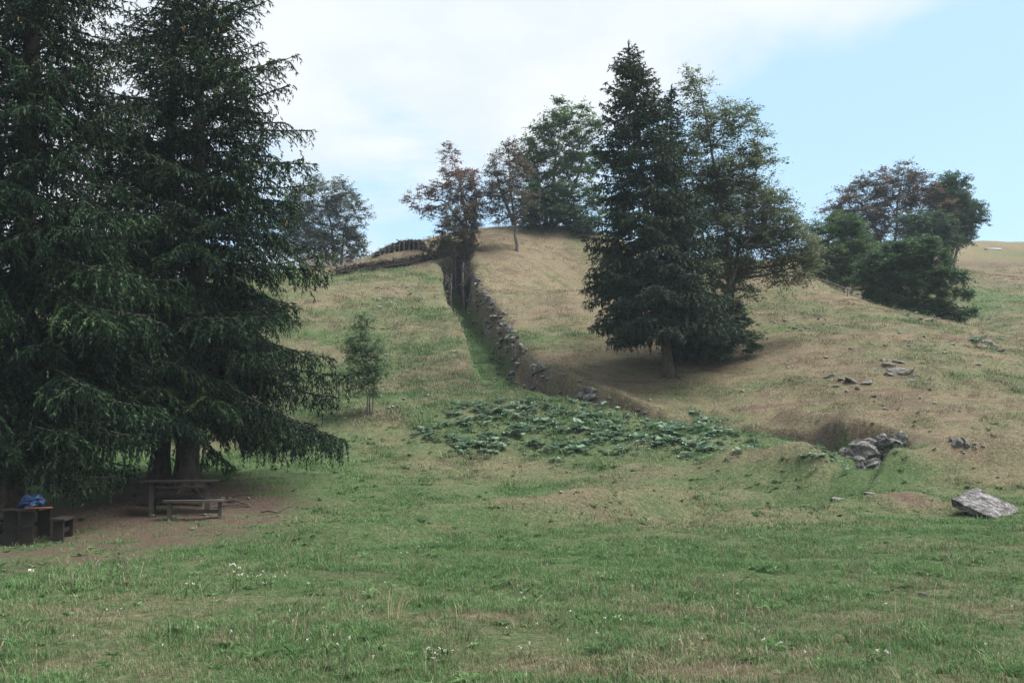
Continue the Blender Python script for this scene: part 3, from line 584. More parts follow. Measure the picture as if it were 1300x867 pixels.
def at(u, d, sink=.05):
    x = (u - 650) / FPX * d / ray(u, 500)[1]; return (x, d, gz(x, d) - sink)

def build_spruces():
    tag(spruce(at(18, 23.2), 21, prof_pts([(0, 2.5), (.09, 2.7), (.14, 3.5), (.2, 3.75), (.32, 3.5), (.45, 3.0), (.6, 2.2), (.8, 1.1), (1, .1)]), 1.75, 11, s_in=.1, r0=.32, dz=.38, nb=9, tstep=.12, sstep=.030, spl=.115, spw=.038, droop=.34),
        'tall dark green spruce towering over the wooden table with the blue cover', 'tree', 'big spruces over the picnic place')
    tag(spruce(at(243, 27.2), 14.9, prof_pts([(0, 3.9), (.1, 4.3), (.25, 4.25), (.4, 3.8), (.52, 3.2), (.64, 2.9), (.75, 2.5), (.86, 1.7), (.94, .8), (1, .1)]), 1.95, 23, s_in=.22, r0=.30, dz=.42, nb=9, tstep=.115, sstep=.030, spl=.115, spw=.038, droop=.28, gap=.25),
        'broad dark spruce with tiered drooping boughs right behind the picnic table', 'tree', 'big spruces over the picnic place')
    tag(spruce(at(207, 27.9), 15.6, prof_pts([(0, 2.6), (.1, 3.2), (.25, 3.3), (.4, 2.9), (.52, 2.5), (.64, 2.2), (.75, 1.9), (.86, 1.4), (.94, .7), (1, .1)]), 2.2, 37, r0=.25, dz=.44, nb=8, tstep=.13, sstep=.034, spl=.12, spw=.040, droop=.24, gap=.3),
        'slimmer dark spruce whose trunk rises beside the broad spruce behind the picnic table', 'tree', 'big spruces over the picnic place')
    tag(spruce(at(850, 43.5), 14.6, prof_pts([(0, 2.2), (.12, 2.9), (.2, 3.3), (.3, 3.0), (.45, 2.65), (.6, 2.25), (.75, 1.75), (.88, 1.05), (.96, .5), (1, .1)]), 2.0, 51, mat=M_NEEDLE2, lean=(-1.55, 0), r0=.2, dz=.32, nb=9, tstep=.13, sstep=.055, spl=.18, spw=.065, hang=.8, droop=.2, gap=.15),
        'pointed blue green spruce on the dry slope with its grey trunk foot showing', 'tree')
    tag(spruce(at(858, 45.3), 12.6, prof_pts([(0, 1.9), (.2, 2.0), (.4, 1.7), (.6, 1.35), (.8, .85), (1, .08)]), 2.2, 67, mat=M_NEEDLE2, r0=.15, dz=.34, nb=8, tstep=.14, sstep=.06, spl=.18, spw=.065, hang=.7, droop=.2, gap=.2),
        'narrow spruce with a lower top squeezed between the pointed spruce and the tall beech', 'tree')
build_spruces()

# ------------------------------------------------------------------ broadleaved trees and bushes
def broadleaf(name, label, base, stems, lobes, mat, seed, ncl=200, nlf=80, leaf=.13, cs=.55, flat=.5, r0=.14, bark=None, twigs=3, cat='tree', group=None, shell=.5, droopy=.0):
    """base: world point; stems: list of polylines (relative to base); lobes: (centre rel. to base, radii)"""
    r = np.random.default_rng(seed); bx = np.asarray(base, float); wood = Acc(); bark = bark or M_BARK2
    nodes = []
    for st in stems:
        st = np.array(st, float); k = np.linspace(0, len(st) - 1, 10); p = np.stack([np.interp(k, np.arange(len(st)), st[:, c]) for c in range(3)], 1)
        p[1:-1] += r.normal(0, .018, (8, 3)) * (np.ptp(st[:, 2]) / 6 + .3)
        ff = np.linspace(0, 1, 10); rr = r0 * (1 - .85 * ff) * (1 + .5 * np.exp(-ff * 14)); wood.tube(p, rr, 7, .5); nodes += [(q, rr[i]) for i, q in enumerate(p) if i > 1]
    NP = np.array([q for q, _ in nodes]); NR = np.array([q for _, q in nodes])
    LC = np.array([l_[0] for l_ in lobes], float); LR = np.array([l_[1] for l_ in lobes], float)
    vol = np.prod(LR, axis=1) ** .75; cnt = np.maximum(3, (ncl * vol / vol.sum()).astype(int))
    C = []; CL = []
    for i in range(len(LC)):
        # limb to the lobe
        dz = NP[:, 2] - LC[i, 2]; cost = np.linalg.norm(NP - LC[i], axis=1) + np.maximum(0, dz + .25 * LR[i, 2]) * 2
        j = int(np.argmin(cost)); a, b = NP[j], LC[i]; mid = (a + b) / 2 + np.array([0, 0, -.12 * np.linalg.norm((b - a)[:2])]) + r.normal(0, .1, 3)
        t = np.linspace(0, 1, 7)[:, None]; lp = (1 - t) ** 2 * a + 2 * t * (1 - t) * mid + t * t * b; r1 = min(NR[j] * .7, r0 * .5)
        wood.tube(lp, np.linspace(r1, r1 * .3 + .006, 7), 5, .4)
        d = r.normal(0, 1, (cnt[i], 3)); d /= np.linalg.norm(d, axis=1)[:, None]
        wob = .72 + .55 * fbm(d[:, 0] * 2.2 + 5 * i + seed, d[:, 1] * 2.2 + d[:, 2] * 1.7, seed, 2)
        c = LC[i] + d * LR[i] * (r.uniform(.12, 1, cnt[i]) ** shell * wob)[:, None]
        for q in c:
            w_ = np.linalg.norm(lp - q, axis=1) + np.maximum(0, lp[:, 2] - q[2]) * .4; k = int(np.argmin(w_)); m_ = (lp[k] + q) / 2 + np.array([0, 0, .10]) + r.normal(0, .06, 3)
            tt = np.linspace(0, 1, 4)[:, None]; bp = (1 - tt) ** 2 * lp[k] + 2 * tt * (1 - tt) * m_ + tt * tt * q; wood.tube(bp, np.linspace(.020, .008, 4), 3, .3)
            dirv = q - lp[k]; dirv = dirv / (np.linalg.norm(dirv) + 1e-6)
            C.append(q); CL.append(dirv)
    C = np.array(C); CL = np.array(CL); n = len(C)
    K = 7; nlf = nlf * 1.5; leaf = leaf * .98
    E = CL[:, None] * .55 + r.normal(0, .62, (n, K, 3)); E[:, :, 2] *= .35 + flat * .6; E /= np.linalg.norm(E, axis=2)[:, :, None] + 1e-6; EL = cs * r.uniform(.55, 1.5, (n, K))
    for q in range(n):
        for k in range(min(twigs, K)): wood.tube([C[q] - E[q, k] * .05, C[q] + E[q, k] * EL[q, k] * .55, C[q] + E[q, k] * EL[q, k] - [0, 0, .12 * EL[q, k]]], [.008, .006, .003], 3, .3)
    m = r.integers(int(nlf * .4), int(nlf * 1.6) + 1, n); idx = np.repeat(np.arange(n), m); N = len(idx)
    kk = r.integers(0, K, N); ev = E[idx, kk]; el = EL[idx, kk]; t = r.uniform(.08, 1.05, N)
    lat = np.cross(ev, [0, 0, 1.]); lat /= np.linalg.norm(lat, axis=1)[:, None] + 1e-6; sg = r.choice([-1., 1.], N)
    c = C[idx] + ev * (el * t)[:, None] + lat * (sg * r.uniform(.1, 1.0, N) * (leaf * .5 + cs * .20 * (1.1 - t)))[:, None] + r.normal(0, .12 * cs, (N, 3)) * [1, 1, flat]
    c[:, 2] -= (.12 + droopy) * el * t * t
    nr = r.normal(0, .42, (N, 3)); nr[:, 2] += 1; nr /= np.linalg.norm(nr, axis=1)[:, None]
    ax = ev * .6 + lat * sg[:, None] * .8 + r.normal(0, .25, (N, 3)); ax -= nr * (ax * nr).sum(1)[:, None]; ax /= np.linalg.norm(ax, axis=1)[:, None] + 1e-6; bx_ = np.cross(nr, ax)
    sz = leaf * r.uniform(.6, 1.25, N)[:, None]
    V = np.stack([c - ax * sz * .5, c + bx_ * sz * .30 + nr * sz * .06, c + ax * sz * .55 - nr * sz * .08, c - bx_ * sz * .30 + nr * sz * .06], 1).reshape(-1, 3)
    F = np.arange(len(V)).reshape(-1, 4)
    ct = r.normal(.45, .17, n); ti = np.clip(ct[idx] + r.normal(0, .14, N), 0, 1)
    root = empty(name, bx)
    obj('trunk' if cat == 'tree' else 'stems', wood.mesh('wood', True, bark), root)
    obj('crown' if cat == 'tree' else 'foliage', mesh_np('leaves', V, F, False, fattr={'tint': ti}, mats=[mat]), root)
    tag(root, label, cat, group); print(name, N); return root
M_BEECH = foliage_mat('beech leaves', [(0, (.056, .084, .048)), (.5, (.115, .148, .084)), (.85, (.17, .19, .105)), (1, (.22, .20, .12))], .4)
M_GREENL = foliage_mat('fresh green leaves', [(0, (.030, .065, .024)), (.5, (.065, .125, .042)), (1, (.14, .21, .07))], .35)
M_DARKL = foliage_mat('dark green leaves', [(0, (.020, .042, .024)), (.5, (.042, .082, .042)), (1, (.08, .135, .065))], .25)
M_RUSTL = foliage_mat('rusty leaves', [(0, (.09, .055, .045)), (.5, (.18, .105, .080)), (1, (.28, .18, .13))], .3)
M_RUST2 = foliage_mat('rust and green leaves', [(0, (.045, .055, .04)), (.4, (.085, .08, .058)), (.65, (.15, .095, .07)), (1, (.23, .14, .10))], .3)
M_OLIVE = foliage_mat('olive brown leaves', [(0, (.06, .052, .036)), (.5, (.11, .092, .062)), (1, (.17, .135, .09))], .3)
M_ASH = foliage_mat('ash sapling leaves', [(0, (.075, .13, .06)), (.5, (.12, .20, .095)), (1, (.17, .26, .13))], .35)
M_MIDL = foliage_mat('mid green leaves', [(0, (.026, .056, .028)), (.5, (.056, .112, .050)), (1, (.105, .175, .078))], .3)
M_BLUEG = foliage_mat('grey green leaves', [(0, (.035, .052, .038)), (.5, (.07, .092, .066)), (1, (.12, .145, .10))], .3)

def px_tree(u, d, lobes, stems=None):
    """lobe list in photo pixels (u, v, ru, rv[, dd]) around a tree standing at distance d -> metres relative to its foot"""
    b = np.array(at(u, d, .08)); k = d / FPX; out = []
    for lb in lobes:
        uu, vv, ru, rv = lb[:4]; dd = lb[4] if len(lb) > 4 else 0
        p = P(uu, vv, d + dd) - b; s = k * (d + dd) / d; out.append((p, (ru * s, min(ru, rv * 1.2) * s * 1.0 + .2, rv * s)))
    return b, out
def st_px(b, d, *pts): return [P(u, v, d + (dd[0] if dd else 0)) - b for (u, v, *dd) in pts]
def build_broadleaf():
    d = 47.0; b, lb = px_tree(922, d, [(885, 118, 22, 30), (905, 160, 40, 42), (940, 150, 24, 30), (880, 210, 42, 40), (925, 220, 48, 40), (960, 215, 22, 26), (895, 280, 45, 42), (950, 285, 55, 42), (990, 300, 36, 34), (1018, 300, 24, 30), (900, 335, 45, 34), (960, 340, 50, 28), (1005, 340, 34, 28), (870, 380, 32, 30), (930, 365, 40, 22), (1030, 325, 22, 20), (950, 250, 40, 30, 1.5), (900, 240, 40, 40, 2), (975, 255, 28, 34), (985, 285, 34, 30), (960, 190, 22, 26), (940, 310, 44, 30, .8)])
    broadleaf('beech_tree', 'tall many stemmed beech with olive leaves standing behind the pointed spruce', b, [[(0, 0, -.1)] + st_px(b, d, (924, 380), (925, 300), (905, 200), (888, 110)), [(.15, .2, -.1)] + st_px(b, d, (930, 370, .4), (940, 290, .4), (960, 220, .4)), [(-.3, .1, -.1)] + st_px(b, d, (908, 380, -.2), (890, 290, -.3), (878, 220, -.3)), [(.25, -.1, -.1)] + st_px(b, d, (918, 385, -.6), (945, 310, -.5), (985, 270, -.5))],
              lb, M_BEECH, 101, 760, 68, .125, .60, .5, .17, twigs=3)
    d = 45.2; b, lb = px_tree(915, d, [(890, 420, 30, 26), (925, 418, 28, 26), (900, 448, 34, 18), (945, 432, 20, 18), (930, 400, 20, 20), (865, 440, 22, 24), (880, 400, 24, 24, .8)])
    broadleaf('dark_bush', 'dark green leafy thicket around the stems of the tall beech', b, [[(0, 0, -.1)] + st_px(b, d, (910, 420), (915, 395)), [(.1, 0, -.1)] + st_px(b, d, (935, 430), (945, 410)), [(-.2, 0, -.1)] + st_px(b, d, (890, 430), (885, 395))], lb, M_DARKL, 103, 190, 110, .12, .42, .55, .05, twigs=1, cat='bush', shell=.6)
    d = 79.0; b, lb = px_tree(700, d, [(712, 158, 32, 22), (690, 180, 30, 26), (735, 165, 28, 24), (672, 205, 22, 22), (705, 210, 38, 30), (740, 205, 30, 30), (690, 245, 36, 28), (730, 245, 36, 28), (745, 270, 30, 26), (710, 140, 14, 10), (730, 145, 24, 10)])
    broadleaf('broadleaf_tree', 'fresh green broadleaved tree on the hilltop left of the pointed spruce', b, [[(0, 0, -.1)] + st_px(b, d, (702, 250), (705, 200), (715, 150)), [(.2, 0, -.1)] + st_px(b, d, (725, 250), (740, 200), (738, 165)), [(-.3, 0, -.1)] + st_px(b, d, (690, 250), (678, 215))], lb, M_GREENL, 107, 300, 95, .19, .75, .5, .16, twigs=2)
    d = 77.0; b, lb = px_tree(695, d, [(675, 270, 22, 24), (700, 275, 28, 24), (722, 280, 20, 18), (690, 250, 24, 20), (745, 285, 16, 14)])
    broadleaf('dark_bush', 'dense dark bush below the fresh green tree on the hilltop', b, [[(0, 0, -.1)] + st_px(b, d, (690, 280), (685, 255)), [(.3, 0, -.1)] + st_px(b, d, (710, 282), (715, 265))], lb, M_DARKL, 109, 130, 120, .17, .6, .6, .07, twigs=1, cat='bush', shell=.65)
    d = 71.5; b, lb = px_tree(657, d, [(645, 195, 14, 20), (630, 215, 16, 20), (655, 215, 20, 22), (640, 245, 26, 24), (660, 255, 18, 22), (620, 240, 12, 16), (625, 272, 18, 14), (650, 280, 18, 10)])
    broadleaf('brown_tree', 'thin brownish tree with a leaning bare lower trunk on the hilltop', b, [[(0, 0, -.1)] + st_px(b, d, (654, 290), (648, 240), (645, 180)), st_px(b, d, (653, 285), (635, 240), (625, 205))], lb, M_OLIVE, 113, 230, 48, .13, .5, .5, .13, twigs=6)
    d = 72.5; b, lb = px_tree(592, d, [(570, 195, 10, 16), (575, 215, 16, 18), (585, 240, 24, 22), (560, 238, 16, 14), (540, 245, 16, 10), (522, 252, 12, 7), (530, 262, 14, 6), (548, 268, 14, 10), (600, 255, 18, 26), (595, 225, 16, 16), (565, 258, 20, 14)])
    broadleaf('rusty_tree', 'sparse rust leaved tree spreading to one side above the trench', b, [[(0, 0, -.1)] + st_px(b, d, (592, 285), (585, 240), (570, 185)), [(.3, .1, -.1)] + st_px(b, d, (602, 290), (605, 250), (600, 215)), st_px(b, d, (590, 290), (565, 255), (525, 252))], lb, M_RUSTL, 127, 240, 36, .14, .42, .55, .10, twigs=6)
    d = 71.0; b, lb = px_tree(578, d, [(578, 300, 26, 22), (560, 310, 14, 12), (592, 290, 20, 24), (575, 275, 16, 16), (600, 270, 14, 18), (565, 322, 16, 8), (595, 315, 16, 12)])
    broadleaf('olive_bush', 'olive brown bush overhanging the shaded upper trench', b, [[(0, 0, -.1)] + st_px(b, d, (578, 300), (575, 275)), [(.3, 0, -.1)] + st_px(b, d, (592, 300), (598, 272))], lb, M_OLIVE, 131, 150, 105, .12, .5, .6, .05, twigs=4, cat='bush')
    d = 84.0; b, lb = px_tree(425, d, [(400, 245, 34, 24), (430, 250, 28, 24), (445, 275, 24, 22), (410, 285, 40, 26), (450, 300, 18, 14), (380, 270, 30, 30), (360, 290, 30, 26), (425, 305, 38, 24), (395, 310, 40, 22), (448, 312, 20, 16), (370, 312, 34, 20), (425, 325, 36, 10)])
    broadleaf('broadleaf_tree', 'grey green rounded tree on the crest beside the big tiered spruce', b, [[(0, 0, -.1)] + st_px(b, d, (422, 300), (415, 260), (405, 235)), [(.2, 0, -.1)] + st_px(b, d, (435, 300), (445, 265))], lb, M_BLUEG, 137, 430, 85, .15, .7, .5, .15, twigs=4)
    # the group in the dip on the right
    G = 'trees in the hollow on the right'
    d = 92.0; b, lb = px_tree(1140, d, [(1140, 225, 32, 16), (1110, 240, 34, 20), (1165, 240, 36, 22), (1075, 255, 24, 18), (1130, 262, 44, 24), (1180, 262, 34, 26), (1095, 275, 36, 24), (1150, 212, 14, 8), (1060, 268, 18, 14), (1140, 292, 46, 20), (1095, 300, 36, 20), (1190, 295, 34, 20), (1150, 310, 50, 14)])
    broadleaf('rusty_tree', 'wide rust coloured tree rising at the back of the hollow', b, [[(0, 0, -.1)] + st_px(b, d, (1138, 290), (1140, 250), (1148, 212)), [(.3, 0, -.1)] + st_px(b, d, (1165, 280), (1180, 245)), [(-.3, 0, -.1)] + st_px(b, d, (1110, 285), (1085, 250))], lb, M_RUST2, 139, 400, 90, .18, .8, .5, .17, twigs=4, group=G)
    d = 93.0; b, lb = px_tree(1212, d, [(1210, 232, 18, 12), (1215, 255, 26, 20), (1228, 275, 24, 20), (1205, 285, 30, 20), (1225, 298, 16, 10), (1200, 250, 20, 20), (1212, 305, 20, 10)])
    broadleaf('broadleaf_tree', 'dark green rounded tree standing out against the sky beside the bare hill', b, [[(0, 0, -.1)] + st_px(b, d, (1212, 285), (1212, 230)), [(.2, 0, -.1)] + st_px(b, d, (1222, 290), (1230, 265))], lb, M_MIDL, 149, 320, 110, .18, .75, .55, .14, twigs=1, group=G)
    d = 86.0; b, lb = px_tree(1185, d, [(1180, 285, 30, 20), (1205, 295, 18, 14), (1160, 285, 22, 18), (1190, 305, 22, 12)])
    broadleaf('broadleaf_tree', 'small blue green tree between the rust coloured tree and the round dark tree', b, [[(0, 0, -.1)] + st_px(b, d, (1184, 305), (1182, 280))], lb, M_DARKL, 151, 120, 95, .17, .7, .55, .11, twigs=1, group=G)
    d = 72.0; b, lb = px_tree(1072, d, [(1072, 285, 22, 20), (1055, 305, 26, 26), (1090, 310, 22, 22), (1070, 335, 32, 22), (1040, 330, 18, 20), (1030, 290, 12, 14), (1060, 355, 26, 14), (1090, 350, 24, 18), (1100, 330, 16, 16)])
    broadleaf('broadleaf_tree', 'bright green bushy tree beside the tall beech behind the slope edge', b, [[(0, 0, -.1)] + st_px(b, d, (1072, 330), (1072, 285)), [(.3, 0, -.1)] + st_px(b, d, (1085, 330), (1092, 300))], lb, M_GREENL, 157, 340, 110, .15, .6, .55, .10, twigs=1, group=G)
    d = 62.0; b, lb = px_tree(1160, d, [(1155, 320, 34, 20), (1125, 335, 30, 22), (1185, 335, 24, 20), (1150, 355, 44, 22), (1110, 360, 30, 16), (1195, 360, 22, 16), (1215, 352, 12, 8), (1140, 380, 32, 10), (1185, 385, 26, 12), (1215, 395, 22, 8), (1170, 308, 14, 12), (1222, 372, 12, 9), (1120, 375, 26, 12), (1160, 392, 26, 10), (1205, 405, 20, 7), (1100, 345, 16, 14)])
    broadleaf('round_bush', 'large dark green rounded bush at the edge of the slope beside the bare hill', b, [[(0, 0, -.1)] + st_px(b, d, (1158, 375), (1150, 340), (1155, 318)), [(.2, 0, -.1)] + st_px(b, d, (1175, 378), (1190, 355)), [(-.2, 0, -.1)] + st_px(b, d, (1140, 375), (1120, 345)), [(.2, 0, -.1)] + st_px(b, d, (1185, 388), (1215, 392))], lb, M_MIDL, 163, 560, 115, .14, .5, .5, .09, twigs=1, cat='bush', group=G, shell=.45)
    d = 37.0; b, lb = px_tree(470, d, [(463, 408, 12, 14), (458, 428, 20, 16), (475, 440, 16, 18), (462, 458, 24, 20), (478, 470, 16, 16), (450, 445, 12, 16), (466, 488, 18, 14), (455, 475, 16, 14), (474, 500, 10, 8)])
    broadleaf('ash_sapling', 'slender young ash sapling with light airy leaves on the grassy slope', b, [[(0, 0, -.1)] + st_px(b, d, (468, 500), (465, 450), (463, 402)), [(.06, 0, -.1)] + st_px(b, d, (474, 500), (478, 455)), [(-.05, 0, -.1)] + st_px(b, d, (465, 495), (455, 440))], lb, M_ASH, 167, 150, 45, .08, .28, .7, .03, twigs=3)
build_broadleaf()
# ------------------------------------------------------------------ stones
import bmesh
def hull_mesh(name, size, seed, n=18, flat=1.0, mat=None):
    r = np.random.default_rng(seed); bm = bmesh.new(); p = r.normal(0, 1, (n, 3)); p /= np.linalg.norm(p, axis=1)[:, None]
    p = np.sign(p) * np.abs(p) ** .55; p *= r.uniform(.8, 1, (n, 1)); p *= np.asarray(size) * [1, 1, flat] * .5
    for q in p: bm.verts.new(q)
    bmesh.ops.convex_hull(bm, input=bm.verts)
    for v in [v for v in bm.verts if not v.link_faces]: bm.verts.remove(v)
    bmesh.ops.bevel(bm, geom=list(bm.edges), offset=.035 * min(size), segments=1, affect='EDGES')
    me = bpy.data.meshes.new(name); bm.to_mesh(me); bm.free()
    if mat: me.materials.append(mat)
    return me
STONES = [hull_mesh('stone', (1, .8 + .3 * (i % 3) / 2, .75), 200 + i, 16 + i % 5, mat=M_STONE) for i in range(8)]
FLATS = [hull_mesh('flat_stone', (1, .8, .32), 300 + i, 18, mat=M_STONE) for i in range(5)]
def stone(name, loc, size, parent=None, flat=False, rot=None, i=None):
    me = random.choice(FLATS if flat else STONES); o = obj(name, me, parent)
    o.location = loc; o.scale = size if hasattr(size, '__len__') else (size,) * 3
    o.rotation_euler = rot if rot is not None else (random.gauss(0, .25), random.gauss(0, .25), random.uniform(0, 6.28)); return o

def tpath(i0, i1, step):
    """points along the trench with unit normal to the hill side, half width, depth"""
    i = np.arange(int(round(i0 * 6)), int(round(i1 * 6)) + 1); p = TPt[i]; a = TAt[i]; s = np.concatenate([[0], np.cumsum(np.linalg.norm(np.diff(p, axis=0), axis=1))]); t = np.arange(0, s[-1], step)
    q = np.stack([np.interp(t, s, p[:, c]) for c in range(2)], 1); w_ = np.stack([np.interp(t, s, a[:, c]) for c in range(2)], 1)
    tg = np.gradient(q, axis=0); tg /= np.linalg.norm(tg, axis=1)[:, None]; nrm = np.stack([-tg[:, 1], tg[:, 0]], 1)
    return q, nrm, w_
def build_trench_walls():
    for (i0, i1, lab, k, side, rows) in ((1.9, 6, 'rough grey dry stone facing lining the hill side of the climbing trench', 1.0, 1, 4), (6, 9.5, 'low broken stone facing under dry turf behind the big leaved plants', .85, 1, 3), (2.5, 5.2, 'scattered pale stones along the low grassy lip of the climbing trench', .6, -1, 1)):
        i0_, i1_ = int(i0 * 6), int(i1 * 6); q, nm, w_ = tpath(i0_ / 6, i1_ / 6, .36)
        root = empty('trench_wall' if side > 0 else 'trench_lip', (q[0][0], q[0][1], gz(*q[0])))
        for j in range(len(q)):
            for row in range(rows):
                if random.random() > (1.5 * vnoise(q[j][:1] / 1.6 + row * .4, q[j][1:] / 1.6, 12)[0] - .02 if rows > 1 else .3) * k: continue
                n_ = nm[j] * side; f = (row + random.uniform(.2, .8)) / rows
                x, y = q[j] + n_ * w_[j, 0] * ((.60 + .48 * f) if rows > 1 else random.uniform(.85, 1.25)) + np.random.default_rng(j * 7 + row).normal(0, .05, 2)
                z = gz(x, y) - .05
                s_ = random.choice([.13, .16, .2, .26, .34, .46, .6]) * random.uniform(.85, 1.2) * (1 if rows > 1 else .6)
                o = stone('stone', np.array([x, y, z]) - np.array(root.location), (s_ * 1.25, s_ * .9, s_ * .75), root, rot=(random.gauss(0, .2), random.gauss(0, .2), math.atan2(n_[1], n_[0]) + 1.57 + random.gauss(0, .3)))
        tag(root, lab, 'stone wall' if side > 0 else 'stones')
build_trench_walls()
M_CHIP = rock_mat('pale chips', [(.3, (.13, .127, .122)), (.6, (.28, .28, .27))], 6)
M_CRAG = rock_mat('dark crag', [(.33, (.018, .018, .016)), (.46, (.085, .083, .08)), (.58, (.18, .177, .172)), (.8, (.30, .295, .29))], 8, (.03, .035, .02), .55)
def build_rocks():
    # outcrop at the lower end of the trench
    c = P(1115, 590, 32.8); c[2] = gz(c[0], c[1]); root = empty('rock_outcrop', c); k = 32.1 / FPX
    CRAG = []; id_ = 0
    for q in range(6):
        bm = bmesh.new(); bmesh.ops.create_icosphere(bm, subdivisions=3, radius=.5); rr = np.random.default_rng(500 + q); pl = rr.normal(0, 1, (9, 3)); pl /= np.linalg.norm(pl, axis=1)[:, None]; cut = rr.uniform(.26, .42, 9)
        for v in bm.verts:
            c_ = np.array(v.co[:])
            for n_, k_ in zip(pl, cut):
                e_ = c_ @ n_ - k_
                if e_ > 0: c_ = c_ - n_ * e_ * .9
            b_ = float(fbm(np.array([c_[0] * 5 + q * 3]), np.array([c_[1] * 5 + c_[2] * 9]), 81, 3)[0]) - .44; st = ((c_[2] * 4.5 + b_ * 1.2) % 1.0); c_ = c_ * (1 + b_ * .35) * np.array([1 + .16 * (st < .3) * -1, 1 - .16 * (st < .3), 1]); v.co = c_
        me = bpy.data.meshes.new('crag_block'); bm.to_mesh(me); bm.free(); me.materials.append(M_CRAG); CRAG.append(me)
    for (u, v, w_, h, dd, fl) in ((1095, 578, 34, 26, 0, 0), (1090, 590, 36, 18, -.25, 0), (1108, 592, 26, 16, -.3, 0), (1128, 566, 34, 18, .1, 0), (1130, 578, 30, 20, .15, 0), (1116, 572, 26, 14, .3, 0), (1094, 565, 22, 12, .15, 1), (1120, 557, 22, 12, .35, 1), (1142, 566, 16, 26, .2, 0), (1140, 590, 20, 12, 0, 0), (1080, 582, 22, 8, -.1, 1), (1122, 595, 22, 12, -.2, 0), (1108, 562, 20, 10, .4, 1), (1085, 570, 14, 10, .2, 0), (1150, 582, 14, 18, .3, 0), (1112, 583, 18, 22, .25, 0), (1102, 570, 14, 8, -.05, 1), (1124, 586, 12, 14, -.1, 0), (1135, 555, 12, 8, .3, 0), (1100, 584, 12, 8, -.25, 1), (1118, 565, 12, 8, .1, 1), (1138, 574, 10, 10, -.05, 0), (1086, 576, 16, 8, 0, 1), (1130, 598, 14, 8, -.1, 0), (1100, 600, 18, 9, -.2, 0), (1156, 572, 12, 8, .4, 0), (1072, 572, 12, 8, .2, 0)):
        p = P(u, v, 32.5 + dd) - c; o = stone('stone', p - [0, 0, .06], (w_ * k * 1.35, w_ * k * 1.3, h * k * 1.7), root, rot=(random.gauss(0, .15), random.gauss(0, .15), random.gauss(0, .5))); o.data = CRAG[id_ % len(CRAG)]; id_ += 1
    tag(root, 'small grey layered rock outcrop where the trench opens at the foot of the hill', 'rock')
    # the fallen tilted slab
    cor = [P(1208, 633, hit(1210, 654)[1]), P(1238, 617, hit(1240, 647)[1]), hit(1296, 651) + [0, 0, .05], hit(1264, 660) + [0, 0, .06]]; cen = sum(cor) / 4; cen[2] = gz(cen[0], cen[1])
    n = 14; V = []; r = np.random.default_rng(5)
    A, B, C, D = (q - cen for q in cor)
    for lay in range(2):
        for i in range(n):
            for j in range(n):
                s, t = i / (n - 1), j / (n - 1); p = (A * (1 - s) + B * s) * (1 - t) + (D * (1 - s) + C * s) * t
                edge = min(s, 1 - s, t, 1 - t); nz_ = float(fbm(np.array([s * 5.0]), np.array([t * 5.0]), 77, 4)[0]) - .45
                if edge < .01: p = p + np.array([r.normal(0, .018), r.normal(0, .02), r.normal(0, .012)])
                th = .17 * (1 - .4 * t) if lay else 0; V.append(p + np.array([0.02 * lay, .03 * lay, -th + (nz_ * .10 if not lay else nz_ * .05) - (.02 if edge < .01 else 0)]))
    F = []; N2 = n * n
    for i in range(n - 1):
        for j in range(n - 1):
            a = i * n + j; F.append([a, a + n, a + n + 1, a + 1]); F.append([N2 + a, N2 + a + 1, N2 + a + n + 1, N2 + a + n])
    for i in range(n - 1):
        for (a, b) in ((i, i + 1), ((n - 1) * n + i + 1, (n - 1) * n + i), ((i + 1) * n, i * n), (i * n + n - 1, (i + 1) * n + n - 1)): F.append([a, b, N2 + b, N2 + a])
    o = obj('stone_slab', mesh_np('stone_slab', V, np.array(F), False, mats=[M_SLAB])); o.location = cen
    tag(o, 'big lichen mottled grey stone slab lying tilted in the meadow grass', 'boulder')
    c = P(1072, 648, 25.3); c[2] = gz(c[0], c[1]) + .10
    o = stone('flat_slab', c, (.85, .5, .55), None, True, (.1, .12, .2)); tag(o, 'low flat grey stone half sunk in the grass beside the shallow ditch', 'stone')
    c = P(1105, 651, 25.0); c[2] = gz(c[0], c[1]) + .03
    o = stone('flat_slab', c, (.5, .35, .3), None, True, (.05, .1, .6)); tag(o, 'thin small stone flush with the turf next to the low flat stone', 'stone')
    # rubble on the dry slope
    for (u, v, w_, fl) in ((1137, 470, 26, 1), (1148, 474, 24, 1), (1128, 464, 18, 0), (1140, 460, 16, 0), (1120, 458, 12, 0), (1112, 470, 12, 1), (1156, 482, 14, 1), (1098, 486, 18, 1), (1082, 484, 24, 1), (1070, 481, 14, 1), (1052, 478, 16, 0), (1090, 494, 10, 0), (1062, 491, 12, 1), (1162, 478, 10, 0), (1176, 486, 10, 0), (1128, 476, 12, 0)):
        h = hit(u, v); s_ = w_ * h[1] / FPX; o = stone('rubble_stone', h - [0, 0, .05 * s_], (s_ * 1.2, s_ * 1.1, s_ * (1.0 if fl else .7)), None, fl)
        tag(o, 'pale grey stone of the rubble heap on the dry slope', 'stone', 'rubble stones on the dry slope')
    for (u, v, w_) in ((1216, 566, 18), (1222, 562, 14), (1228, 568, 12), (1208, 560, 10)):
        h = hit(u, v); s_ = w_ * h[1] / FPX; o = stone('bank_stone', h + [0, 0, .1 * s_], (s_, s_ * .8, s_ * .9)); tag(o, 'grey stone poking out of the turf bank beside the layered rock outcrop', 'stone', 'stones in the turf bank')
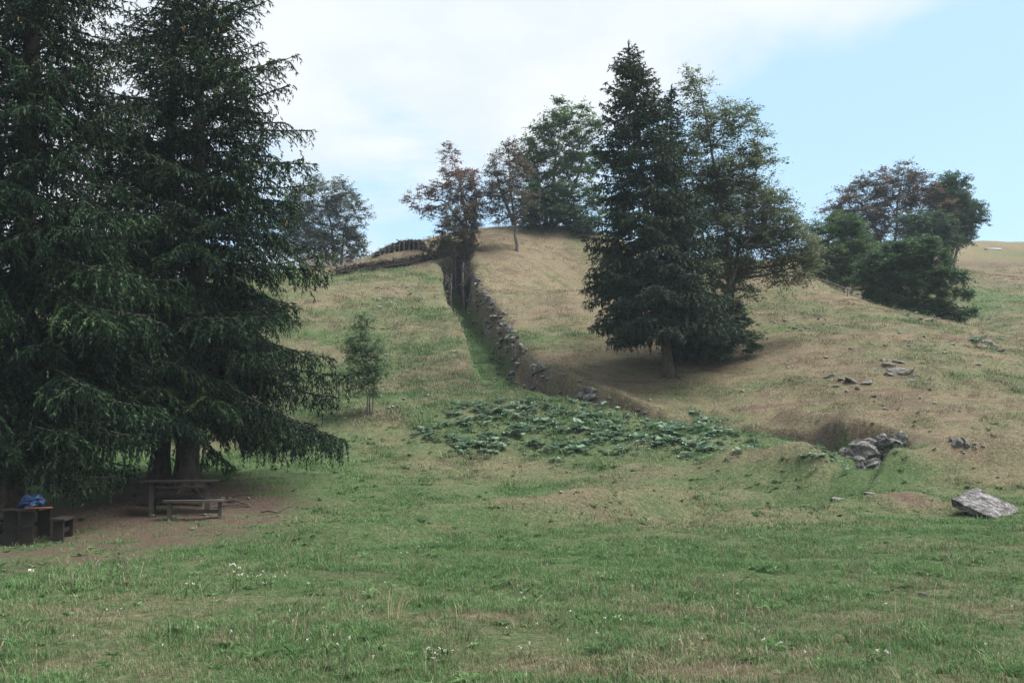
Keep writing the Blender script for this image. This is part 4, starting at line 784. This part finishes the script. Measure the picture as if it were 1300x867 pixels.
    for (u, v, w_) in ((1252, 436, 16), (1262, 440, 14), (1244, 442, 12), (1180, 408, 14), (1168, 406, 10), (1270, 446, 12)):
        h = hit(u, v); s_ = w_ * h[1] / FPX; o = stone('slope_stone', h + [0, 0, .05 * s_], (s_, s_ * .8, s_ * .6)); tag(o, 'weathered stone among green leaves on the upper dry slope', 'stone', 'stones on the upper dry slope')
    h = hit(1258, 318); o = stone('pale_rock', h, (2.4, 1.8, 1.0), None, False, (0, 0, .2)); o.data = o.data.copy(); o.data.materials.clear(); o.data.materials.append(M_CHIP); o.location.z -= .15; tag(o, 'pale flat rock showing on the bare far hill', 'rock')
    for (u, v, w_) in ((645, 482, 14), (634, 476, 9), (651, 470, 10), (505, 372, 12), (480, 366, 10), (520, 374, 10), (655, 452, 8)):
        h = hit(u, v); s_ = w_ * h[1] / FPX; o = stone('loose_stone', h + [0, 0, .03], (s_, s_ * .7, s_ * .6), None, True)
        lab = ('pale loose stone lying on the green trench floor', 'loose stones on the trench floor') if u > 600 else ('flat loose stone on the scuffed turf below the brushwood fence', 'loose stones below the brushwood fence'); tag(o, lab[0], 'stone', lab[1])
    # little chips everywhere: too small to tell apart
    a = Acc(); r = np.random.default_rng(9); base = [np.array([v.co[:] for v in m.vertices]) for m in STONES]; tri = []
    for m in STONES: m.calc_loop_triangles(); tri.append(np.array([t.vertices[:] for t in m.loop_triangles]))
    spots = []
    for (u0, u1, v0, v1, n_) in ((600, 690, 440, 500, 10), (960, 1280, 400, 470, 40), (1000, 1220, 470, 540, 16), (440, 600, 360, 540, 34), (690, 950, 430, 530, 14), (560, 900, 560, 640, 8), (100, 600, 690, 760, 6), (240, 320, 630, 660, 10), (1190, 1290, 560, 580, 8), (940, 1050, 405, 430, 14), (470, 520, 515, 535, 10)):
        for _ in range(n_): spots.append((r.uniform(u0, u1), r.uniform(v0, v1)))
    for (u, v) in spots:
        h = hit(u, v); s_ = h[1] / FPX * r.uniform(2.0, 6.5); k = r.integers(len(base)); an = r.uniform(0, 6.28); c, s = math.cos(an), math.sin(an)
        a.add((base[k] * [s_ * 1.3, s_, s_ * .6]) @ np.array([[c, s, 0], [-s, c, 0], [0, 0, 1]]) + h + [0, 0, .2 * s_], tri[k])
    o = obj('scattered_stone_chips', a.mesh('stone_chips', False, M_CHIP), kind='stuff'); tag(o, 'small pale stone chips strewn over the slopes', 'stones')
build_rocks()

# ------------------------------------------------------------------ brushwood works on the crest
def sticks(a, pts, n, height, thick, r, length=(.5, 1.3)):
    pts = np.array(pts); s = np.concatenate([[0], np.cumsum(np.linalg.norm(np.diff(pts[:, :2], axis=0), axis=1))])
    for _ in range(n):
        t = r.uniform(0, s[-1]); p = np.array([np.interp(t, s, pts[:, c]) for c in range(3)]); hh = float(np.interp(t, s, height))
        e = np.array([np.interp(min(t + .3, s[-1]), s, pts[:, c]) - np.interp(max(t - .3, 0), s, pts[:, c]) for c in range(3)]); e /= np.linalg.norm(e)
        d = e * r.choice([-1, 1]) + r.normal(0, .28, 3); L = r.uniform(*length); c0 = p + [r.normal(0, .10), r.normal(0, .10), 0]; c0[2] += hh * r.uniform(.0, 1.0) ** .8
        a.tube([c0 - d * L / 2, c0 + r.normal(0, .03, 3), c0 + d * L / 2], [thick * r.uniform(.6, 1.2), thick, thick * .4], 4, r.uniform())
def build_brushwood():
    r = np.random.default_rng(15)
    pts = [hit(u, v) for (u, v) in ((428, 350), (450, 347), (475, 344), (500, 341), (520, 337), (538, 333), (550, 330))]
    root = empty('brushwood_fence', pts[3]); o0 = np.array(pts[3]); pts = [p - o0 for p in pts]
    a = Acc(); sticks(a, pts, 420, [.35, .55, .6, .5, .45, .42, .35], .03, r); obj('brushwood', a.mesh('brushwood', False, M_BRUSH), root, kind='stuff')
    pm = Acc(); pm.tube([[0, 0, -.3], [0, 0, .3], [.01, 0, .62]], [.065, .06, .055], 7, .5, True); pm = pm.mesh('fence_post', True, M_WOODD)
    for i in range(len(pts)):
        for q in (0, .5):
            if i == len(pts) - 1 and q: continue
            p = pts[i] if not q else (pts[i] + pts[i + 1]) / 2; o = obj('post', pm, root); o.location = p + [0, -.12, 0]; o.rotation_euler = (r.normal(0, .08), r.normal(0, .08), r.uniform(0, 6))
    for i in range(len(pts) - 1):
        b = Acc(); b.tube([pts[i] + [0, -.2, .14], (pts[i] + pts[i + 1]) / 2 + [0, -.21, .15], pts[i + 1] + [0, -.2, .13]], [.06, .07, .055], 7, .5, True); obj('rail_log', b.mesh('rail_log', True, M_BRUSH), root)
    tag(root, 'long low barrier of dead brushwood on short posts along the crest', 'fence')
    pts = [P(480, 327, 74.3), P(492, 326, 75.0), P(506, 326, 75.4), P(520, 326.5, 75.4), P(533, 327.5, 74.9), P(545, 330, 74.0)]
    for p in pts: p[2] = gz(p[0], p[1])
    hs = [.28, .55, .66, .66, .55, .28]
    root = empty('brushwood_revetment', pts[2]); o0 = np.array(pts[2]); pts = [p - o0 for p in pts]
    a = Acc(); sticks(a, pts, 620, hs, .025, r, (.5, 1.1))
    for i in range(len(pts) - 1):                              # packed bundle body behind the sticks
        for q in range(4):
            hz = (q + .5) / 4; A_, B_ = pts[i] + [0, .10, hs[i] * hz], pts[i + 1] + [0, .10, hs[i + 1] * hz]; a.tube([A_, (A_ + B_) / 2 + [0, 0, .03], B_], [.10, .11, .10], 7, .1)
    obj('brushwood', a.mesh('brushwood', False, M_BRUSH), root, kind='stuff')
    s = np.linspace(0.25, len(pts) - 1.2, 11)
    for t in s:
        i = int(t); f = t - i; p = pts[i] * (1 - f) + pts[i + 1] * f; h_ = hs[i] * (1 - f) + hs[i + 1] * f
        b = Acc(); b.tube([[0, 0, -.3], [0, 0, h_ * .5], [.01, 0, h_ * .92]], [.055, .05, .045], 7, .5, True); o = obj('post', b.mesh('revetment_post', True, M_POST), root); o.location = p + [0, -.24, 0]; o.rotation_euler = (r.normal(0, .05), r.normal(0, .07), 0)
    tag(root, 'curved dark brushwood revetment held by pale upright posts on the crest', 'revetment')
    for sd_, lab in ((1, 'added dark brushwood standing in for shade on the hill side of the upper trench'), (-1, 'added dark brushwood standing in for shade on the fence side of the upper trench')):
        q, nm, w_ = tpath(.9, 1.85, .5); pts = []; hs = []
        for j in range(len(q)):
            x, y = q[j] + nm[j] * sd_ * w_[j, 0] * .62; zf = gz(*(q[j])); zr = gz(*(q[j] + nm[j] * sd_ * w_[j, 0] * 1.2)); pts.append(np.array([x, y, zf])); hs.append(max(.3, (zr - zf) * (.85 if sd_ > 0 else .75)))
        root = empty('added_shade_lining', pts[len(pts) // 2]); o0 = np.array(root.location); pts = [p - o0 for p in pts]
        a = Acc(); sticks(a, pts, 520, hs, .028, r, (.5, 1.4)); obj('brushwood', a.mesh('lining', False, M_BRUSH), root, kind='stuff')  # dark sticks added to stand in for the deep shade under the bush
        for j in range(1, len(pts), 4):
            b = Acc(); b.tube([[0, 0, -.3], [0, 0, hs[j] * .6], [.02, 0, hs[j] * 1.06]], [.06, .055, .05], 7, .5, True); o = obj('post', b.mesh('lining_post', True, M_POST), root); o.location = pts[j] - np.array([nm[j][0], nm[j][1], 0]) * sd_ * .22; o.rotation_euler = (r.normal(0, .05), r.normal(0, .05), 0)
        tag(root, lab, 'revetment')
build_brushwood()
def build_hut():
    c = P(415, 330, 92); c[2] = gz(c[0], c[1]); root = empty('hut', c, .25); top = P(408, 327.5, 92)[2] - c[2]; L, W, e = 4.2, 3.2, 1.0
    a = Acc()
    for (x, y, sx, sy) in ((0, -W / 2 + .1, L, .2), (0, W / 2 - .1, L, .2), (-L / 2 + .1, 0, .2, W - .42), (L / 2 - .1, 0, .2, W - .42)): a.box((x, y, (top - e) / 2 - .25), (sx, sy, top - e + .5))
    for x in (-L / 2 + .1, L / 2 - .1): a.add([[x, -W / 2, top - e], [x, W / 2, top - e], [x, 0, top - .1]], [[0, 1, 2]])
    obj('wall', a.mesh('hut_wall', False, plain_mat('hut plaster', (.25, .23, .21), (.35, .33, .30), 3)), root)
    a = Acc()
    for s_ in (-1, 1):
        an = math.atan2(e, W / 2); m = Matrix.Rotation(-s_ * an, 3, 'X') if s_ > 0 else Matrix.Rotation(an, 3, 'X'); ln = math.hypot(e, W / 2) + .35
        cc = np.array([0, s_ * (W / 4 + .12), top - e / 2 - .04]); a.box(cc, (L + .6, ln, .08), m)
    obj('roof', a.mesh('hut_roof', False, plain_mat('purple grey roofing', (.045, .033, .038), (.08, .06, .066), 6)), root)
    tag(root, 'low hut behind the crest with only its purplish roof showing', 'hut')
    root = empty('rail_fence', hit(1050, 362)); a0 = np.array(root.location); b0 = hit(1076, 376) - a0
    for f in (0, .5, 1):
        b = Acc(); b.tube([[0, 0, -.3], [0, 0, .4]], [.04, .035], 6, .5, True); o = obj('post', b.mesh('rail_post', True, M_POST), root); p = b0 * f; o.location = (p[0], p[1], gz(a0[0] + p[0], a0[1] + p[1]) - a0[2])
    b = Acc(); b.tube([np.array([-.3, -.05, .3]), b0 * .5 + [0, -.05, .3], b0 + [.3, -.05, .3]], .03, 6, .5, True); obj('rail', b.mesh('rail', True, M_POST), root)
    tag(root, 'short wooden rail fence at the slope edge under the bright green tree', 'fence')
build_hut()

# ------------------------------------------------------------------ picnic furniture
def board(name, parent, c, size, mat, rot=None, bev=.006):
    a = Acc(); a.box((0, 0, 0), size, jit=.004); o = obj(name, a.mesh(name, False, mat), parent); o.location = c
    if rot: o.rotation_euler = rot
    return o
def foot(parent, x, y, z=-.03): stone('foot_stone', (x, y, z), (.24, .2, .2), parent, True, (0, 0, random.uniform(0, 3)))
def trestle_table(loc, rz, L, label):
    t = empty('picnic_table', loc, rz)
    for i in range(4): board('tabletop_plank', t, (random.uniform(-.02, .02), -.29 + i * .195, .745), (L, .185, .045), M_WOODD)
    for sx in (-1, 1):
        board('crossbar', t, (sx * (L / 2 - .25), 0, .685), (.07, .66, .07), M_WOODD)
        for sy in (-1, 1): board('leg', t, (sx * (L / 2 - .25), sy * .24, .30), (.10, .09, .70), M_WOOD); foot(t, sx * (L / 2 - .25), sy * .24)
    board('stretcher', t, (0, 0, .30), (L - .6, .05, .11), M_WOODD)
    tag(t, label, 'table'); return t
def plank_bench(loc, rz, L, label, wood=None, group=None):
    t = empty('plank_bench', loc, rz); wood = wood or M_WOOD
    for i in range(2): board('seat_plank', t, (random.uniform(-.03, .03), -.075 + i * .15, .44), (L, .14, .045), wood)
    for sx in (-1, 1): board('leg', t, (sx * (L / 2 - .14), 0, .19), (.09, .20, .46), wood); foot(t, sx * (L / 2 - .14), 0)
    board('stretcher', t, (0, -.02, .20), (L - .32, .045, .09), wood); tag(t, label, 'bench', group); return t
def build_picnic():
    def g(x, y): return (x, y, gz(x, y))
    c = P(228, 657, 24.6); rz = R(14); t = trestle_table(g(c[0], c[1]), rz, 1.75, 'dark weathered wooden picnic table at the foot of the broad spruce')
    f = P(247, 660, 23.85); plank_bench(g(f[0], f[1]), rz, 1.38, 'grey plank bench on stones on the near side of the picnic table')
    b_ = P(224, 652, 25.4); plank_bench(g(b_[0], b_[1]), rz, 1.4, 'dark plank bench on the trunk side of the picnic table')
    c = P(33, 703, 21.6); rz = R(96); t = empty('board_table', g(c[0], c[1]), rz); L = 1.5
    for i in range(4): board('tabletop_plank', t, (0, -.29 + i * .195, .735), (L, .185, .045), M_WOODD)
    for sx in (-1, 1):
        for sy in (-1, 1): board('side_panel', t, (sx * (L / 2 - .2), sy * .19, .33), (.07, .28, .76), M_WOODD)
        board('shelf_rail', t, (sx * (L / 2 - .2) + sx * .05, 0, .36), (.035, .62, .06), M_WOODD)
    t.scale = (.9, .9, .93)
    tag(t, 'dark wooden table with solid board ends under the towering spruce', 'table')
    top = np.array(t.location) + [0, 0, .705]
    m = plain_mat('orange board', (.20, .07, .025), (.30, .12, .04), 8, .75)
    p = P(44, 656, 21.0); o = board('orange_board', None, (p[0], p[1] + .15, top[2] + .02), (.52, .2, .022), m, (0, -.0, .55)); tag(o, 'short orange board lying on the dark table with board ends', 'board')
    # crumpled blue cover
    r = np.random.default_rng(3); bm = bmesh.new(); bmesh.ops.create_icosphere(bm, subdivisions=4, radius=1)
    for v in bm.verts:
        c_ = np.array(v.co[:]); n_ = float(fbm(np.array([c_[0] * 2.1 + 3]), np.array([c_[1] * 2.1 + c_[2] * 2.6]), 5, 3)[0]) - .44; k = 1 + n_ * .9
        v.co = (c_[0] * .24 * k, c_[1] * .26 * k, max(c_[2] * .17 * k + .06 * max(0, c_[0]), -.08))
    me = bpy.data.meshes.new('blue_cover'); bm.to_mesh(me); bm.free(); me.materials.append(plain_mat('blue plastic sheet', (.006, .026, .085), (.012, .052, .15), 6, .55, spec=.5))
    o = obj('blue_cover', me); p = P(40, 650, 21.5); o.location = (p[0], p[1], top[2] + .08); o.rotation_euler = (0, 0, .4); tag(o, 'crumpled blue plastic cover on top of the table with board ends', 'cover')
    c = P(70, 698, 21.3); plank_bench(g(c[0], c[1] + .35), R(100), 1.05, 'short dark bench with board legs beside the table with the blue cover', M_WOODD)
    c = P(-12, 698, 21.3); plank_bench(g(c[0], c[1] + .35), R(92), 1.05, 'dark bench on the spruce trunk side of the table with the blue cover', M_WOODD)
    # fallen branches beside the table
    for i, (u, v, L, az) in enumerate(((290, 632, 1.3, .1), (288, 645, 1.0, .35), (300, 640, .8, -.3), (350, 652, .7, .5))):
        h = hit(u, v); a = Acc(); q = [np.array([math.cos(az) * L * s, math.sin(az) * L * s, .03 + .05 * math.sin(s * 5 + i)]) for s in np.linspace(-.5, .5, 6)]; a.tube(q, np.linspace(.035, .012, 6), 6, .5, True)
        a.tube([q[3], q[3] + np.array([.15, .12, .12]), q[3] + np.array([.34, .18, .16])], [.014, .01, .005], 4, .5)
        o = obj('fallen_branch', a.mesh('fallen_branch', True, M_BARK)); o.location = h; tag(o, 'bare fallen branch lying on the brown ground near the wooden benches', 'branch', 'fallen branches under the spruces')
build_picnic()

# ------------------------------------------------------------------ big leaved plants on the spoil bank
M_BUTT = foliage_mat('butterbur leaves', [(0, (.065, .115, .070)), (.5, (.125, .20, .135)), (1, (.20, .27, .20))], .25, .6, .25)
def leaf_mesh(i):
    r = np.random.default_rng(400 + i); a = Acc(); n = 11; an = np.linspace(R(25), R(335), n); W = .17
    # heart shaped blade around the stalk end, dished, held roughly level
    rim = np.stack([np.cos(an) * -1 * W * (1.0 + .25 * np.cos(an / 2 - 1.57)) , np.sin(an) * W * 1.05, .05 + .03 * np.sin(an * 3 + i) + r.normal(0, .012, n)], 1)
    base = np.array([.20, 0, .10 + .04 * (i % 3)]); V = np.concatenate([[[0, 0, 0]], rim]) + base
    a.add(V, [[0, k + 1, k + 2] for k in range(n - 1)], np.clip(.5 + r.normal(0, .15) + r.normal(0, .05, n - 1), 0, 1))
    a.tube([[0, 0, -.05], [.10, 0, base[2] * .6], base], [.012, .01, .008], 4, .3)
    return a.mesh('butterbur_leaf', True, M_BUTT)
def build_butterbur():
    L = [leaf_mesh(i) for i in range(9)]; r = np.random.default_rng(21)
    regs = [([(508, 572), (545, 545), (605, 514), (650, 508), (720, 514), (800, 531), (845, 537), (845, 562), (780, 574), (700, 582), (640, 575), (580, 580)], 185, 'butterbur plants on the bank below the trench'),
            ([(835, 560), (850, 540), (905, 532), (930, 548), (915, 568), (850, 582)], 60, 'butterbur plants on the bank below the trench'),
            ([(930, 550), (1000, 560), (1000, 585), (940, 590)], 9, 'butterbur plants on the bank below the trench'),
            ([(1035, 580), (1050, 575), (1070, 588), (1062, 598)], 12, 'butterbur plants beside the rock outcrop'),
            ([(620, 432), (632, 430), (655, 476), (640, 480)], 9, 'butterbur plants on the trench floor'),
            ([(1160, 400), (1190, 404), (1188, 412), (1158, 408)], 8, 'butterbur plants on the upper dry slope'), ([(1246, 432), (1262, 434), (1262, 442), (1246, 440)], 8, 'butterbur plants on the upper dry slope')]
    lab = {'butterbur plants on the bank below the trench': 'broad leaved pale green butterbur plant on the bank below the trench', 'butterbur plants beside the rock outcrop': 'low green butterbur plant in the clump beside the layered rock outcrop',
           'butterbur plants on the trench floor': 'broad leaved green plant growing on the floor of the climbing trench', 'butterbur plants on the upper dry slope': 'broad leaved green plant between stones on the upper dry slope'}
    fill = Acc(); LV = []
    for m_ in L:
        m_.calc_loop_triangles(); LV.append((np.array([v.co[:] for v in m_.vertices]), np.array([t.vertices[:] for t in m_.loop_triangles])))
    for (poly, n, grp) in regs:
        pw = np.array([hit(*q)[:2] for q in poly]); lo, hi = pw.min(0), pw.max(0); k = 0; guard = 0
        def inside(p):
            c = False
            for i in range(len(pw)):
                a, b = pw[i], pw[i - 1]
                if (a[1] > p[1]) != (b[1] > p[1]) and p[0] < (b[0] - a[0]) * (p[1] - a[1]) / (b[1] - a[1]) + a[0]: c = not c
            return c
        while k < n and guard < 20000:
            guard += 1; p = r.uniform(lo, hi)
            if not inside(p) or vnoise(np.array([p[0] / 1.1]), np.array([p[1] / 1.1]), 6)[0] < r.uniform(0, .5): continue
            p = p + r.normal(0, .4, 2)
            z = gz(*p); t = empty('butterbur_plant', (p[0], p[1], z)); tag(t, lab[grp], 'plant', grp); s0 = r.uniform(.5, .9) * (.8 if 'outcrop' in grp else 1); a0 = r.uniform(0, 6.28); nl = int(r.integers(3, 6))
            for j in range(nl):
                o = obj('leaf', L[int(r.integers(9))], t); s_ = s0 * r.uniform(.6, 1.15); o.scale = (s_, s_, s_ * r.uniform(.7, 1.1)); o.rotation_euler = (r.normal(0, .16), r.normal(-.05, .16), a0 + j * 6.28 / nl + r.normal(0, .35))
            for j in range(4):
                q = p + r.normal(0, .45, 2); m_ = L[int(r.integers(9))]; vs, ft = LV[int(r.integers(9))]; an = r.uniform(0, 6.28); c_, s2 = math.cos(an), math.sin(an); s_ = r.uniform(.28, .5)
                fill.add((vs * s_) @ np.array([[c_, s2, 0], [-s2, c_, 0], [0, 0, 1]]) + [q[0], q[1], gz(*q)], ft, r.uniform(.1, .9))
            k += 1
    o = obj('small_leaf_cover', fill.mesh('small_leaf_cover', True, M_BUTT), kind='stuff'); tag(o, 'carpet of small round leaves between the broad leaved plants', 'ground cover')
build_butterbur()

# ------------------------------------------------------------------ flowers and stalks in the meadow
M_WHITE = plain_mat('white petals', (.45, .45, .42), (.62, .62, .58), 40, .8)
M_STEM = plain_mat('green stems', (.05, .09, .03), (.09, .14, .05), 20, .8)
M_STRAW = plain_mat('straw stalks', (.30, .24, .13), (.46, .39, .24), 20, .8)
def umbel(a, c, rad, r):
    for _ in range(9):
        q = r.normal(0, rad * .5, 2); p = np.array([c[0] + q[0], c[1] + q[1], c[2] + r.normal(0, .006)]); s = rad * .33; an = np.linspace(0, 6.28, 6)[:-1]
        a.add(np.concatenate([[p + [0, 0, .004]], np.stack([p[0] + np.cos(an) * s, p[1] + np.sin(an) * s, np.full(5, p[2])], 1)]), [[0, 1 + k, 1 + (k + 1) % 5] for k in range(5)])
def build_flowers():
    r = np.random.default_rng(33)
    def plant(name, h, n, H, rad, spread, label, group=None):
        root = empty(name, h); st = Acc(); fl = Acc()
        for _ in range(n):
            q = r.normal(0, spread, 2); t = H * r.uniform(.6, 1.1); e = np.array([q[0] * 1.6, q[1] * 1.6, t]); st.tube([[q[0], q[1], -.02], [q[0] * 1.2, q[1] * 1.2, t * .5], e], [.004, .0035, .002], 4, .5); umbel(fl, e, rad, r)
            for _ in range(4): b = e * r.uniform(.2, .8); g_ = r.normal(0, .06, 3); st.add([b, b + g_ * .5 + [.008, 0, 0], b + g_, b + g_ * .5 - [.008, 0, 0]], [[0, 1, 2, 3]])
        obj('stems', st.mesh('flower_stems', False, M_STEM), root); obj('flower_heads', fl.mesh('flower_heads', False, M_WHITE), root); tag(root, label, 'flower', group)
    plant('yarrow_plant', hit(295, 752), 7, .30, .020, .05, 'tallest white flowering yarrow plant in the meadow before the picnic place')
    for (u, v) in ((322, 748), (340, 750), (350, 746), (335, 744), (508, 716), (525, 704), (386, 757), (240, 758), (151, 726), (1096, 843), (980, 832), (668, 770), (545, 838), (560, 842), (553, 855), (1108, 775), (660, 705), (430, 830), (680, 842), (745, 800), (930, 772)):
        plant('yarrow_plant', hit(u, v), int(r.integers(1, 4)), r.uniform(.10, .17), .013, .05, 'low white yarrow flowering in the meadow grass', 'low yarrow flowers in the meadow')
    st = Acc(); fl = Acc()
    for _ in range(60):
        u, v = r.uniform(60, 1290), r.uniform(668, 860); h = hit(u, v, 5, 30)
        t = r.uniform(.06, .13); st.tube([h, h + [.01, 0, t]], .002, 3, .5); umbel(fl, h + np.array([.01, 0, t]), .010, r)
    root = empty('tiny_daisies', (0, 12, 0)); root.location = (0, 0, 0); o = obj('flower_heads', fl.mesh('daisies', False, M_WHITE), None, kind='stuff'); bpy.data.objects.remove(root); o.name = 'tiny_flowers'; tag(o, 'tiny white flowers dotted through the meadow grass', 'flowers')
    a = Acc()
    for i in range(9):
        q = r.normal(0, .03, 2); a.tube([[q[0], q[1], -.02], [q[0] * 1.3 + .01, q[1], .14], [q[0] * 2 + .05, q[1] * 1.5, r.uniform(.2, .32)]], [.005, .004, .002], 4, .5)
    o = obj('dry_stalks', a.mesh('dry_stalks', False, M_STRAW)); o.location = hit(499, 786); tag(o, 'upright bunch of pale straw stalks in the open meadow', 'dry grass')
    o = stone('white_stone', hit(39, 727) + [0, 0, .02], (.13, .10, .1)); o.data = o.data.copy(); o.data.materials.clear(); o.data.materials.append(M_WHITE); tag(o, 'small bright white stone on the brown soil edge below the short dark bench', 'stone')
    o = stone('grey_stone', hit(1173, 757) + [0, 0, .01], (.14, .1, .09)); tag(o, 'small pale grey stone alone in the open meadow grass', 'stone')
build_flowers()
build_grass()

# ------------------------------------------------------------------ the air
def build_haze():
    a = Acc(); a.box((0, 0, 14), (1840, 1840, 76)); m, n, l, out = mat_new('haze')
    v = n('ShaderNodeVolumePrincipled'); v.inputs['Color'].default_value = (.72, .86, 1, 1); v.inputs['Density'].default_value = .0004; v.inputs['Anisotropy'].default_value = 0.0; l(v.outputs[0], out.inputs['Volume'])
    o = obj('haze', a.mesh('haze', False, m), kind='stuff'); tag(o, 'thin pale summer haze in the air over the hill', 'haze')
build_haze()
